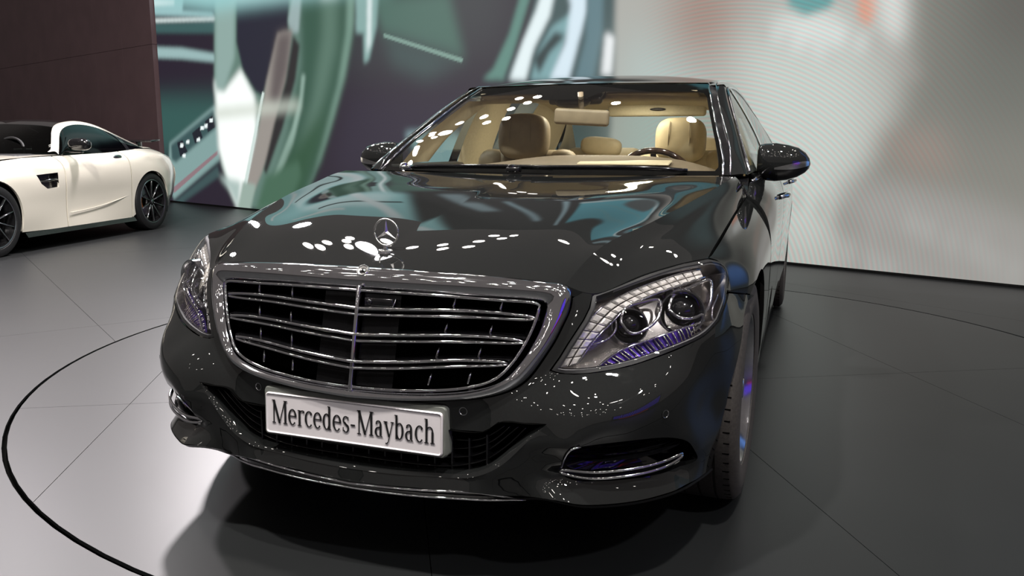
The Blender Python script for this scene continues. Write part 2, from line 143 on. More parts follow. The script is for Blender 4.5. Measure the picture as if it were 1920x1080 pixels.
SCREEN=[([(1.9,14.94),(10.65,9.58),(10.85,0.26),(-0.57,-0.5)],(40,33,46),0.0),
([(-0.17,1.99),(2.77,1.89),(2.67,0.91),(-0.35,0.88)],(52,88,84),0.18),
([(6.18,5.16),(9.28,4.48),(9.29,2.16),(6.02,2.08)],(54,58,62),0.3),
([(6.67,3.17),(8.23,2.99),(8.51,2.13),(6.98,2.55)],(72,104,94),0.06),
([(6.98,2.55),(8.48,2.13),(7.81,1.92),(7.14,2.16)],(62,80,80),0.12),
([(6.13,1.78),(9.12,1.68),(8.76,0.78),(5.69,0.63)],(44,38,54),0.18),
([(0.48,4.24),(1.73,4.08),(1.53,3.4),(2.54,3.27),(2.64,3.19),(0.36,3.43)],(150,188,190),0.018),
([(0.44,3.97),(1.36,3.86),(1.24,3.53),(0.39,3.6)],(225,240,240),0.024),
([(0.35,3.36),(2.74,3.17),(2.73,3.11),(0.34,3.29)],(225,240,238),0.012),
([(0.34,3.29),(2.73,3.11),(2.71,2.92),(0.31,3.12)],(60,92,92),0.03),
([(0.27,2.87),(1.41,2.77),(2.54,2.6),(2.56,2.46),(1.38,2.59),(0.24,2.68)],(150,180,180),0.024),
([(0.73,1.1),(2.49,1.76),(2.51,0.82),(0.75,0.05),(0.59,0.39)],(128,158,156),0.012),
([(0.77,1.07),(2.39,1.67),(2.54,1.4),(0.93,0.75),(0.77,0.79)],(58,84,86),0.018),
([(1.02,1.11),(1.23,1.16),(1.4,0.95),(1.11,0.85)],(30,34,44),0.006),
([(1.6,1.28),(1.88,1.39),(1.97,1.2),(1.69,1.09)],(30,34,44),0.006),
([(2.08,1.48),(2.35,1.58),(2.43,1.38),(2.17,1.29)],(30,34,44),0.006),
([(1.14,1.09),(1.26,1.1),(1.25,1.03),(1.13,1.02)],(235,245,245),0.0048),
([(1.37,1.15),(1.49,1.16),(1.48,1.1),(1.36,1.09)],(235,245,245),0.0048),
([(1.92,1.4),(2.03,1.4),(2.03,1.34),(1.91,1.33)],(235,245,245),0.0048),
([(2.06,1.43),(2.17,1.44),(2.16,1.37),(2.05,1.37)],(235,245,245),0.0048),
([(1.2,0.9),(1.32,0.91),(1.31,0.85),(1.19,0.84)],(235,245,245),0.0048),
([(1.76,1.19),(1.88,1.2),(1.87,1.14),(1.75,1.13)],(235,245,245),0.0048),
([(2.25,1.52),(2.36,1.53),(2.35,1.46),(2.24,1.46)],(235,245,245),0.0048),
([(0.74,0.27),(2.46,0.98),(2.45,0.91),(0.77,0.17)],(140,116,122),0.009),
([(0.75,0.01),(2.43,0.71),(2.48,0.54),(1.03,-0.01)],(60,82,84),0.012),
([(2.92,5.08),(2.59,2.95),(2.46,1.9),(2.5,1.36),(2.57,0.73),(2.78,0.37),(3.04,0.02),(4.83,0.09),(5.28,0.62),(5.61,1.16),(5.9,1.71),(6.16,2.29),(6.33,2.78),(6.47,4.43)],(96,124,114),0.012),
([(5.15,4.67),(6.47,4.43),(6.29,2.64),(6.08,2.08),(5.8,1.52),(5.41,0.86),(4.83,0.09),(3.92,0.04),(4.62,1.26),(5.05,2.28)],(54,86,72),0.06),
([(5.66,4.58),(6.15,4.49),(5.92,2.45),(5.47,1.49),(4.86,0.61),(4.65,0.6),(5.29,1.73),(5.61,2.7)],(88,118,104),0.084),
([(6.29,3.77),(6.44,3.75),(6.31,2.71),(6.1,2.07),(5.81,1.52),(5.43,0.86),(5.29,0.7),(5.62,1.33),(5.94,1.93),(6.17,2.65)],(120,152,138),0.036),
([(4.74,1.34),(4.98,1.82),(5.05,2.13),(5.14,2.12),(5.02,1.66),(4.75,1.1),(4.26,0.46),(4.03,0.4)],(140,168,156),0.018),
([(4.6,0.93),(5.47,1.49),(5.75,1.79),(5.45,1.1),(4.83,0.19),(4.08,0.09)],(48,82,60),0.108),
([(2.49,2.17),(2.78,1.98),(3.35,2.3),(3.73,1.84),(3.74,1.27),(3.44,0.52),(3.04,-0.0),(2.78,0.37),(2.5,1.0)],(250,255,252),0.042),
([(2.45,0.54),(2.78,0.32),(3.04,-0.0),(3.17,0.47)],(170,190,185),0.036),
([(2.85,5.09),(3.43,4.98),(3.17,2.48),(2.78,1.98),(2.5,1.99)],(140,166,160),0.048),
([(3.51,4.97),(4.99,4.7),(4.74,2.77),(4.42,2.4),(3.95,1.85),(3.74,1.93),(3.4,2.29),(3.25,2.73)],(38,38,52),0.018),
([(4.89,3.3),(5.12,3.27),(5.01,2.75),(4.81,2.75),(4.75,2.93)],(150,170,170),0.012),
([(4.46,2.78),(4.85,2.79),(4.63,2.07),(4.07,0.93),(3.63,0.4),(3.18,0.07),(3.34,0.48),(3.74,1.22),(4.09,2.09)],(150,144,138),0.03),
([(4.46,2.78),(4.85,2.79),(4.69,2.22),(4.36,1.67),(4.14,1.76),(4.29,2.33)],(98,90,90),0.06),
([(4.87,2.71),(5.03,2.56),(4.88,2.06),(4.48,1.34),(3.95,0.6),(3.88,0.68),(4.26,1.43),(4.63,2.07)],(44,42,44),0.012),
([(3.95,1.92),(4.01,1.9),(3.18,0.02),(3.06,0.02)],(205,220,215),0.0048),
([(3.93,0.58),(4.88,0.85),(4.93,0.61),(4.53,0.08),(3.59,0.03)],(70,104,84),0.048),
([(2.48,1.68),(4.94,1.74),(4.94,1.63),(2.47,1.53)],(200,208,196),0.072),
([(3.22,0.47),(3.63,0.43),(3.43,0.02),(3.01,-0.01)],(150,170,160),0.03),
([(6.4,3.76),(6.96,3.68),(6.83,2.67),(6.65,2.25),(6.54,2.2),(6.55,2.61),(6.39,2.62)],(132,166,162),0.018),
([(6.69,3.72),(6.8,3.7),(6.7,2.47),(6.61,2.33)],(215,228,228),0.018),
([(6.98,2.57),(8.48,2.15),(8.46,2.1),(6.98,2.52)],(120,150,140),0.009),
([(8.81,1.88),(8.99,2.0),(9.25,2.39),(9.53,3.08),(9.69,3.06),(9.33,2.21),(9.16,1.86)],(90,132,122),0.018),
([(9.16,1.86),(9.49,2.32),(9.69,2.94),(10.8,2.91),(10.79,2.17),(10.7,1.79)],(60,82,84),0.03),
([(9.25,1.86),(9.45,2.27),(9.65,2.6),(9.84,3.04),(9.99,3.02),(9.85,2.52),(9.62,2.19),(9.5,1.84)],(222,236,238),0.018),
([(9.58,1.84),(9.7,2.16),(9.89,2.41),(10.15,2.52),(10.26,2.49),(10.08,2.28),(9.93,1.82)],(120,160,164),0.024),
([(9.62,2.08),(9.93,2.35),(10.09,2.3),(9.85,2.12),(9.7,1.89)],(40,56,58),0.018),
([(10.01,3.02),(10.38,2.97),(10.37,2.53),(10.26,2.21),(10.13,1.81),(9.86,1.83),(10.08,2.22),(10.15,2.61)],(208,226,236),0.018),
([(10.38,2.97),(10.59,2.94),(10.58,2.29),(10.47,1.8),(10.22,1.81),(10.36,2.25)],(90,120,128),0.024),
([(10.62,2.29),(10.75,2.22),(10.71,1.84),(10.58,1.85)],(235,238,240),0.012),
([(8.77,1.56),(10.81,1.51),(10.85,0.26),(10.04,0.21),(9.12,0.73)],(58,78,78),0.18),
([(7.38,1.25),(8.39,1.24),(8.58,0.85),(7.79,0.69)],(150,185,190),0.036),
([(10.63,9.59),(15.13,6.83),(16.02,-0.82),(10.65,-0.23),(10.75,1.84)],(166,166,160),0.012),
([(10.87,2.27),(11.68,2.0),(11.76,0.32),(10.78,0.25)],(172,186,182),0.24),
([(11.34,2.84),(12.1,2.75),(12.2,1.92),(11.5,2.01)],(150,128,118),0.21),
([(12.13,2.16),(13.31,2.16),(13.47,1.26),(13.16,0.41),(12.79,-0.01),(12.3,0.97)],(190,196,190),0.21),
([(12.44,2.28),(13.03,2.27),(13.23,1.99),(12.76,1.97)],(205,210,206),0.072),
([(12.39,2.2),(12.43,2.21),(12.46,2.07),(12.43,2.06)],(168,160,156),0.054),
([(12.48,2.17),(12.52,2.18),(12.55,2.04),(12.52,2.03)],(214,220,218),0.054),
([(12.57,2.14),(12.61,2.14),(12.64,2.01),(12.61,2.0)],(214,220,218),0.054),
([(12.6,2.11),(12.64,2.12),(12.67,1.99),(12.64,1.98)],(168,160,156),0.054),
([(12.69,2.08),(12.73,2.09),(12.75,1.96),(12.72,1.95)],(214,220,218),0.054),
([(12.78,2.05),(12.81,2.06),(12.84,1.93),(12.81,1.92)],(214,220,218),0.054),
([(12.81,2.03),(12.84,2.03),(12.87,1.9),(12.84,1.89)],(168,160,156),0.054),
([(12.89,2.0),(12.93,2.0),(12.95,1.87),(12.93,1.87)],(214,220,218),0.054),
([(12.98,1.97),(13.01,1.97),(13.04,1.85),(13.01,1.84)],(214,220,218),0.054),
([(13.01,1.94),(13.04,1.95),(13.07,1.82),(13.04,1.81)],(168,160,156),0.054),
([(13.07,2.13),(13.1,2.14),(13.13,2.01),(13.1,2.0)],(214,220,218),0.054),
([(13.1,2.11),(13.13,2.11),(13.16,1.99),(13.13,1.98)],(214,220,218),0.054),
([(13.18,2.08),(13.21,2.08),(13.24,1.96),(13.21,1.95)],(168,160,156),0.054),
([(13.26,2.05),(13.29,2.06),(13.32,1.93),(13.29,1.92)],(214,220,218),0.054),
([(13.29,2.03),(13.32,2.03),(13.35,1.91),(13.32,1.9)],(214,220,218),0.054),
([(13.37,2.0),(13.4,2.0),(13.42,1.88),(13.4,1.87)],(168,160,156),0.054),
([(12.56,2.78),(13.07,2.71),(13.03,2.3),(12.79,2.25),(12.63,2.35)],(96,150,150),0.03),
([(13.21,2.6),(13.37,2.58),(13.41,2.23),(13.36,2.1),(13.26,2.19)],(204,150,128),0.03),
([(13.37,2.58),(13.67,2.54),(13.7,2.12),(13.63,1.91),(13.49,2.05)],(216,218,214),0.06),
([(13.27,7.97),(15.13,6.83),(16.02,-0.82),(13.58,-0.22),(13.21,0.42),(13.43,0.9),(13.64,1.26),(13.74,1.78)],(128,127,120),0.084),
([(13.41,7.88),(15.13,6.83),(15.79,1.17),(13.98,1.26)],(102,104,98),0.27),
([(14.21,2.55),(15.65,2.35),(15.72,1.77),(14.26,1.95)],(90,88,84),0.18),
([(13.23,0.8),(13.76,0.81),(14.8,0.52),(14.85,-0.06),(13.3,-0.16)],(152,150,146),0.12),
([(12.79,0.73),(12.82,0.73),(12.85,0.52),(12.82,0.51)],(138,134,128),0.042),
([(12.92,0.43),(12.95,0.43),(12.98,0.21),(12.95,0.2)],(182,184,180),0.042),
([(13.02,0.66),(13.05,0.66),(13.07,0.45),(13.04,0.43)],(138,134,128),0.042),
([(13.14,0.35),(13.17,0.36),(13.2,0.14),(13.17,0.13)],(182,184,180),0.042),
([(13.23,0.58),(13.26,0.58),(13.29,0.37),(13.26,0.36)],(138,134,128),0.042),
([(13.3,0.28),(13.33,0.28),(13.35,0.07),(13.32,0.06)],(182,184,180),0.042),
([(13.38,0.5),(13.41,0.5),(13.44,0.3),(13.41,0.29)],(138,134,128),0.042),
([(13.51,0.21),(13.53,0.21),(13.56,0.01),(13.53,-0.01)],(182,184,180),0.042),
([(13.59,0.43),(13.61,0.43),(13.64,0.23),(13.61,0.22)],(138,134,128),0.042),
([(13.65,0.14),(13.68,0.14),(13.7,-0.06),(13.68,-0.07)],(182,184,180),0.042),
([(13.73,0.36),(13.76,0.36),(13.78,0.16),(13.76,0.15)],(138,134,128),0.042),
([(13.81,0.57),(13.83,0.57),(13.86,0.38),(13.83,0.37)],(182,184,180),0.042),
([(13.92,0.29),(13.95,0.29),(13.97,0.1),(13.95,0.09)],(138,134,128),0.042),
([(13.94,0.5),(13.97,0.5),(13.99,0.31),(13.97,0.3)],(182,184,180),0.042),
([(14.06,0.22),(14.08,0.22),(14.11,0.03),(14.08,0.02)],(138,134,128),0.042),
([(14.13,0.43),(14.15,0.43),(14.18,0.24),(14.16,0.23)],(182,184,180),0.042),
([(14.24,0.16),(14.27,0.16),(14.29,-0.03),(14.27,-0.04)],(138,134,128),0.042),
([(14.31,0.37),(14.33,0.37),(14.36,0.18),(14.34,0.17)],(182,184,180),0.042),
([(14.37,0.09),(14.39,0.1),(14.42,-0.09),(14.4,-0.11)],(138,134,128),0.042),
([(14.44,0.3),(14.46,0.3),(14.48,0.11),(14.46,0.1)],(182,184,180),0.042),
([(14.5,0.5),(14.52,0.5),(14.55,0.32),(14.53,0.31)],(138,134,128),0.042),
([(14.61,0.24),(14.63,0.24),(14.65,0.06),(14.63,0.04)],(182,184,180),0.042),
([(13.47,1.21),(13.98,1.26),(14.17,0.87),(13.76,0.86)],(140,130,122),0.09),
([(13.41,2.02),(13.48,2.0),(13.49,1.97),(13.42,1.98)],(136,128,124),0.048),
([(13.45,1.97),(13.52,1.96),(13.53,1.93),(13.46,1.94)],(180,176,172),0.048),
([(13.49,1.93),(13.56,1.92),(13.58,1.89),(13.51,1.9)],(136,128,124),0.048),
([(13.54,1.89),(13.61,1.88),(13.62,1.85),(13.55,1.85)],(180,176,172),0.048),
([(13.58,1.85),(13.65,1.83),(13.66,1.8),(13.59,1.81)],(136,128,124),0.048),
([(13.62,1.81),(13.69,1.79),(13.7,1.76),(13.63,1.77)],(180,176,172),0.048),
([(13.66,1.76),(13.73,1.75),(13.74,1.72),(13.67,1.73)],(136,128,124),0.048),
([(13.7,1.72),(13.77,1.71),(13.78,1.68),(13.71,1.69)],(180,176,172),0.048),
([(13.74,1.68),(13.81,1.67),(13.82,1.64),(13.75,1.65)],(136,128,124),0.048),
([(7.2,3.05),(12.6,2.95),(20,2.75),(20,7),(7.2,7)],(24,25,26),0.1),
([(0,3.75),(2.5,3.3),(7.2,3.2),(7.2,7),(0,7)],(150,200,200),0.12),
([(3.2,3.5),(6.9,3.3),(6.4,4.6),(4.2,4.9)],(196,226,226),0.15),
([(4.0,4.3),(7.0,4.0),(7.05,4.12),(4.0,4.45)],(30,38,40),0.03),
([(5.6,3.2),(6.0,3.2),(6.9,5.4),(6.5,5.4)],(214,228,228),0.06),
([(2.6,4.6),(5.2,4.9),(5.2,5.05),(2.6,4.8)],(210,222,220),0.04),
([(7.9,3.3),(8.4,3.3),(8.7,4.0),(8.3,4.0)],(130,150,156),0.08),
([(8.9,3.2),(9.0,3.2),(9.5,4.6),(9.35,4.6)],(150,176,184),0.04),
([(9.95,3.1),(10.05,3.1),(10.05,5.0),(9.95,5.0)],(150,176,184),0.03),
([(10.3,3.25),(12.5,3.2),(12.4,4.7),(10.3,4.9)],(92,168,182),0.03),
([(10.3,3.25),(12.5,3.2),(12.5,3.3),(10.3,3.36)],(190,205,206),0.02),
([(11.3,4.85),(11.3,4.79),(11.29,4.72),(11.28,4.66),(11.26,4.6),(11.25,4.54),(11.22,4.48),(11.19,4.43),(11.16,4.37),(11.13,4.32),(11.09,4.27),(11.05,4.22),(11.0,4.18),(10.95,4.14),(10.9,4.1),(10.85,4.07),(10.79,4.04),(10.73,4.01),(10.68,3.99),(10.61,3.98),(10.55,3.96),(10.55,4.0),(10.61,4.01),(10.66,4.03),(10.72,4.05),(10.77,4.08),(10.83,4.1),(10.88,4.14),(10.93,4.17),(10.97,4.21),(11.02,4.25),(11.06,4.3),(11.09,4.34),(11.13,4.39),(11.16,4.45),(11.19,4.5),(11.21,4.56),(11.23,4.61),(11.24,4.67),(11.25,4.73),(11.26,4.79),(11.26,4.85)],(112,166,172),0.02),
([(11.7,4.85),(11.7,4.76),(11.69,4.67),(11.67,4.58),(11.65,4.49),(11.62,4.4),(11.59,4.32),(11.55,4.24),(11.5,4.16),(11.45,4.08),(11.39,4.01),(11.33,3.95),(11.27,3.88),(11.2,3.82),(11.12,3.77),(11.05,3.72),(10.97,3.68),(10.88,3.64),(10.8,3.61),(10.71,3.59),(10.62,3.57),(10.61,3.61),(10.7,3.63),(10.79,3.65),(10.87,3.68),(10.95,3.72),(11.03,3.76),(11.1,3.8),(11.17,3.86),(11.24,3.91),(11.3,3.97),(11.36,4.04),(11.42,4.11),(11.47,4.18),(11.51,4.26),(11.55,4.34),(11.58,4.42),(11.61,4.5),(11.63,4.59),(11.65,4.67),(11.66,4.76),(11.66,4.85)],(112,166,172),0.02),
([(12.1,4.85),(12.1,4.73),(12.08,4.61),(12.06,4.5),(12.03,4.38),(12.0,4.27),(11.95,4.16),(11.9,4.05),(11.84,3.95),(11.77,3.85),(11.7,3.75),(11.62,3.67),(11.53,3.58),(11.44,3.51),(11.35,3.44),(11.25,3.38),(11.14,3.32),(11.03,3.27),(10.92,3.23),(10.81,3.2),(10.69,3.17),(10.68,3.21),(10.8,3.24),(10.91,3.27),(11.02,3.31),(11.12,3.36),(11.23,3.41),(11.32,3.47),(11.42,3.54),(11.51,3.61),(11.59,3.69),(11.67,3.78),(11.74,3.87),(11.81,3.97),(11.86,4.07),(11.92,4.17),(11.96,4.28),(12.0,4.39),(12.02,4.5),(12.04,4.62),(12.06,4.73),(12.06,4.85)],(112,166,172),0.02),
([(12.52,3.55),(12.51,3.64),(12.47,3.72),(12.42,3.8),(12.34,3.87),(12.24,3.92),(12.14,3.97),(12.02,3.99),(11.9,4.0),(11.78,3.99),(11.66,3.97),(11.56,3.92),(11.46,3.87),(11.38,3.8),(11.33,3.72),(11.29,3.64),(11.28,3.55),(11.29,3.46),(11.33,3.38),(11.38,3.3),(11.46,3.23),(11.56,3.18),(11.66,3.13),(11.78,3.11),(11.9,3.1),(12.02,3.11),(12.14,3.13),(12.24,3.18),(12.34,3.23),(12.42,3.3),(12.47,3.38),(12.51,3.46)],(84,92,94),0.03),
([(13.4,3.3),(15.2,3.3),(15.0,5.0),(13.8,5.0)],(72,96,98),0.25)]

def node(nt,t,**k):
    n=nt.nodes.new(t)
    for a,b in k.items():
        if a in n.inputs: n.inputs[a].default_value=b
        else: setattr(n,a,b)
    return n
def mat(name,col,rough=.5,metal=0,coat=0,noise=None,bump=None,emit=None,spec=None,coatr=.015,sheen=0,coatior=1.5):
    m=bpy.data.materials.new(name); m.use_nodes=True; nt=m.node_tree; b=nt.nodes['Principled BSDF']
    b.inputs['Base Color'].default_value=(*col,1); b.inputs['Roughness'].default_value=rough; b.inputs['Metallic'].default_value=metal
    b.inputs['Coat Weight'].default_value=coat; b.inputs['Coat IOR'].default_value=coatior; b.inputs['Coat Roughness'].default_value=coatr
    if spec is not None: b.inputs['Specular IOR Level'].default_value=spec
    if sheen: b.inputs['Sheen Weight'].default_value=sheen
    tc=None
    if noise or bump: tc=node(nt,'ShaderNodeTexCoord')
    if noise:
        sc,amt=noise; n=node(nt,'ShaderNodeTexNoise',Scale=sc,Detail=3.0); nt.links.new(tc.outputs['Object'],n.inputs['Vector'])
        r=node(nt,'ShaderNodeValToRGB'); r.color_ramp.elements[0].color=(*[c*(1-amt) for c in col],1); r.color_ramp.elements[1].color=(*[min(1,c*(1+amt)) for c in col],1)
        r.color_ramp.elements[0].position=.3; r.color_ramp.elements[1].position=.7
        nt.links.new(n.outputs[0],r.inputs[0]); nt.links.new(r.outputs[0],b.inputs['Base Color'])
    if bump:
        sc,st,di=bump; n=node(nt,'ShaderNodeTexNoise',Scale=sc,Detail=4.0); nt.links.new(tc.outputs['Object'],n.inputs['Vector'])
        u=node(nt,'ShaderNodeBump',Strength=st,Distance=di); nt.links.new(n.outputs[0],u.inputs['Height']); nt.links.new(u.outputs[0],b.inputs['Normal'])
    if emit: b.inputs['Emission Color'].default_value=(*emit[0],1); b.inputs['Emission Strength'].default_value=emit[1]
    return m
def glass(name,tint=(1,1,1),f0=.04,rough=0):
    m=bpy.data.materials.new(name); m.use_nodes=True; nt=m.node_tree; nt.nodes.remove(nt.nodes['Principled BSDF'])
    o=nt.nodes['Material Output']; l=node(nt,'ShaderNodeLayerWeight',Blend=.5); t=node(nt,'ShaderNodeBsdfTransparent',Color=(*tint,1)); g=node(nt,'ShaderNodeBsdfGlossy',Roughness=rough)
    p=node(nt,'ShaderNodeMath',operation='POWER'); p.inputs[1].default_value=5; q=node(nt,'ShaderNodeMath',operation='MULTIPLY_ADD'); q.inputs[1].default_value=1-f0; q.inputs[2].default_value=f0
    nt.links.new(l.outputs['Facing'],p.inputs[0]); nt.links.new(p.outputs[0],q.inputs[0])
    x=node(nt,'ShaderNodeMixShader'); nt.links.new(q.outputs[0],x.inputs[0]); nt.links.new(t.outputs[0],x.inputs[1]); nt.links.new(g.outputs[0],x.inputs[2]); nt.links.new(x.outputs[0],o.inputs[0]); return m
M=dict(
 paint=mat('anthracite_paint',(.0100,.0108,.0110),.6,0,1,noise=(900,.35),spec=0.0,coatior=1.72),
 chrome=mat('polished_chrome',(.80,.80,.83),.045,1,noise=(40,.04)),
 sensor=mat('smoked_sensor_black',(.004,.004,.0045),.25,noise=(30,.2),spec=.15),
 satin=mat('satin_chrome',(.90,.89,.88),.22,1,noise=(60,.05)),
 rimgrey=mat('grey_lamp_rim',(.10,.10,.105),.4,.3,noise=(40,.1)),
 dchrome=mat('dark_chrome',(.34,.32,.31),.2,1,noise=(60,.1)),
 black=mat('gloss_black_plastic',(.006,.006,.007),.12,0,.6,noise=(60,.3)),
 mblack=mat('matt_black_plastic',(.010,.010,.011),.5,noise=(80,.3),bump=(300,.1,.001)),
 void=mat('shadow_black_liner',(.003,.003,.003),.9,noise=(10,.2),spec=0),
 rubber=mat('tyre_rubber',(.040,.035,.032),.72,noise=(120,.25),bump=(400,.15,.001)),
 alloy=mat('polished_alloy',(.62,.62,.65),.16,1,noise=(50,.05)),
 cream=mat('cream_leather',(.52,.44,.29),.5,noise=(25,.06),bump=(220,.12,.002)),
 creamlit=mat('cream_headliner',(.60,.54,.38),.8,noise=(80,.05)),
 tan=mat('tan_leather',(.30,.24,.16),.5,noise=(25,.08),bump=(220,.12,.002)),
 brown=mat('dark_brown_trim',(.035,.026,.020),.35,noise=(30,.3)),
 wood=mat('dark_burl_wood',(.03,.015,.01),.12,0,1,noise=(55,.7)),
 frit=mat('black_screen_print',(.004,.004,.004),.9,noise=(30,.2),spec=0),
 dash=mat('brown_dash_leather',(.15,.115,.075),.55,noise=(25,.08),bump=(220,.12,.002)),
 plate=mat('silver_plate',(.80,.76,.79),.42,.1,noise=(30,.03)),
 ink=mat('plate_ink_black',(.008,.008,.009),.5,noise=(30,.2)),
 holder=mat('grey_plate_holder',(.16,.17,.155),.45,noise=(40,.1)),
 screenglass=glass('windscreen_glass',(.93,.95,.92)),
 sideglass=glass('side_glass',(.62,.68,.66)),
 lens=glass('headlamp_lens',(.96,.96,.97)),
 white=mat('white_paint',(.74,.70,.61),.35,0,1,noise=(300,.03)),
 cblack=mat('carbon_black_roof',(.010,.009,.010),.2,0,1,noise=(60,.3)),
 tinted=glass('tinted_coupe_glass',(.10,.12,.12)),
 caliper=mat('orange_brake_caliper',(.35,.12,.03),.4,noise=(40,.1)),
 darkalloy=mat('black_machined_alloy',(.02,.02,.022),.25,.6,.3,noise=(50,.2)),
 purple=mat('violet_reflection_paint',(.08,.035,.36),.15,.7,noise=(8,.5)),  # violet mirrored from the side display, painted into the base colour
 led=mat('clear_led_prism',(.80,.77,.74),.15,.35,1,noise=(90,.2)),
)
def nmesh(name,V,F,N=None,smooth=True):
    me=bpy.data.meshes.new(name); V=np.asarray(V,float)
    me.from_pydata([tuple(v) for v in V],[],[tuple(int(i) for i in f) for f in F]); me.validate(clean_customdata=False)
    if smooth: me.shade_smooth()
    if N is not None and len(me.vertices)==len(N): me.normals_split_custom_set_from_vertices([tuple(n) for n in N])
    me.update(); return me
def part(name,VF,mt,parent=None,N=None,smooth=True,label=None,auto=None,world=True):
    V,F=VF[0],VF[1]; me=nmesh(name,V,F,N,smooth); o=bpy.data.objects.new(name,me); COL.objects.link(o)
    for m in (mt if isinstance(mt,(list,tuple)) else [mt]): me.materials.append(m)
    if parent is not None: setp(o,parent)
    if label: o['label']=label
    if auto and smooth and N is None:
        try:
            e=[]
            me.set_sharp_from_angle(angle=math.radians(auto))
        except Exception: pass
    return o
def setp(o,parent):
    o.parent=parent
    if parent.parent is None and parent.get('base') is not None and not parent.get('local'):
        o.matrix_parent_inverse=Matrix.Translation(-Vector(parent['base']))
def thing(name,label,cat,loc=(0,0,0),rz=0,group=None,local=False):
    o=bpy.data.objects.new(name,None); COL.objects.link(o); o.location=loc; o.rotation_euler=(0,0,rz); o.empty_display_size=.2
    o['label']=label; o['category']=cat; o['base']=tuple(loc); o['local']=int(local)
    if group: o['group']=group
    return o
def flip(VF,N=None):
    V=np.asarray(VF[0],float)*[-1,1,1]; F=[tuple(reversed(tuple(f))) for f in VF[1]]
    return (V,F) if N is None else ((V,F),np.asarray(N)*[-1,1,1])
def both(name,VF,mt,parent,N=None,smooth=True,label=None,auto=None):
    a=part(name,VF,mt,parent,N,smooth,label,auto)
    if N is None: b=part(name,flip(VF),mt,parent,None,smooth,label,auto)
    else:
        vf,n=flip(VF,N); b=part(name,vf,mt,parent,n,smooth,label,auto)
    return a,b
def cat(*L):
    V=[];F=[];k=0
    for v,f in L:
        v=np.asarray(v,float); V.append(v); F+= [tuple(int(i)+k for i in q) for q in f]; k+=len(v)
    return np.concatenate(V),F
def mirrored(VF): return weld(cat(VF,flip(VF)))
def weld(VF,d=1e-4):
    V=np.round(np.asarray(VF[0],float)/d).astype(np.int64); u,i,inv=np.unique(V,axis=0,return_index=True,return_inverse=True); inv=np.ravel(inv)
    F=[]
    for f in VF[1]:
        g=[]
        for a in f:
            b=int(inv[a])
            if not g or g[-1]!=b: g.append(b)
        if len(g)>1 and g[0]==g[-1]: g.pop()
        if len(g)>2: F.append(tuple(g))
    return np.asarray(VF[0])[i],F
def gridf(G,cu=False,cv=False):
    G=np.asarray(G,float);nu,nv=G.shape[:2];F=[]
    for i in range(nu if cu else nu-1):
        for j in range(nv if cv else nv-1):
            a,b=i,(i+1)%nu;c,d=j,(j+1)%nv; F.append((a*nv+c,b*nv+c,b*nv+d,a*nv+d))
    return G.reshape(-1,3),F
def surf(rows,nu,nv): return gridf(tens(rows,nu,nv))
def tube(P,r,n=8,closed=False,caps=True,flat=None):
    P=np.asarray(P,float);m=len(P);T=np.gradient(P,axis=0)
    if closed: T=np.roll(P,-1,0)-np.roll(P,1,0)
    T/=np.linalg.norm(T,axis=1)[:,None]+1e-12; up=np.array([0,0,1.]) if abs(T[:,2]).mean()<.8 else np.array([0,1.,0])
    r=np.broadcast_to(np.asarray(r,float),(m,)); rows=[]
    for p,t,q in zip(P,T,r):
        a=np.cross(t,up);a/=np.linalg.norm(a)+1e-12;b=np.cross(a,t);th=np.linspace(0,2*np.pi,n,endpoint=False)
        k=flat or 1
        rows.append(p+q*(np.cos(th)[:,None]*a+k*np.sin(th)[:,None]*b))
    V,F=gridf(rows,cu=closed,cv=True)
    if caps and not closed: F=list(F)+[tuple(range(n)),tuple(reversed(range((m-1)*n,m*n)))]
    return V,F
def box(c,s,bev=0,seg=2,rot=None):
    bm=bmesh.new(); bmesh.ops.create_cube(bm,size=1); bmesh.ops.scale(bm,vec=Vector(s),verts=bm.verts)
    if bev: bmesh.ops.bevel(bm,geom=bm.edges[:],offset=bev,segments=seg,profile=.5,affect='EDGES')
    if rot is not None: bmesh.ops.transform(bm,matrix=rot,verts=bm.verts)
    bmesh.ops.translate(bm,vec=Vector(c),verts=bm.verts); bm.verts.ensure_lookup_table()
    V=np.array([v.co[:] for v in bm.verts]);F=[tuple(v.index for v in f.verts) for f in bm.faces]; bm.free(); return V,F
def lathe(prof,n=64,axis='x',c=(0,0,0),a0=0,a1=2*math.pi):
    full=abs(a1-a0-2*math.pi)<1e-6; th=np.linspace(a0,a1,n,endpoint=not full);rows=[]
    for t in th:
        r=[]
        for (x,q) in prof:
            if axis=='x': r.append((x,q*math.cos(t),q*math.sin(t)))
            elif axis=='z': r.append((q*math.cos(t),q*math.sin(t),x))
            else: r.append((q*math.cos(t),x,q*math.sin(t)))
        rows.append(r)
    V,F=gridf(rows,cu=full); return V+np.array(c),F
def ellipsoid(c,r,n=24,m=14,p=2.0,rot=None):
    V=[]
    for i in range(m+1):
        ph=math.pi*i/m-math.pi/2
        for j in range(n):
            t=2*math.pi*j/n; f=lambda a:math.copysign(abs(a)**(2/p),a)
            V.append((r[0]*f(math.cos(ph))*f(math.cos(t)),r[1]*f(math.cos(ph))*f(math.sin(t)),r[2]*f(math.sin(ph))))
    V=np.array(V); 
    if rot is not None: V=V@np.array(rot.to_3x3()).T
    _,F=gridf(np.zeros((m+1,n,3)),cv=True); return weld((V+np.array(c),F),1e-5)
def inside(pt,poly):
    x,y=pt[:,0],pt[:,1];c=np.zeros(len(pt),bool);P=np.asarray(poly);n=len(P)
    for i in range(n):
        a,b=P[i],P[(i+1)%n]
        k=((a[1]>y)!=(b[1]>y))&(x<(b[0]-a[0])*(y-a[1])/(b[1]-a[1]+1e-15)+a[0]); c^=k
    return c
import random
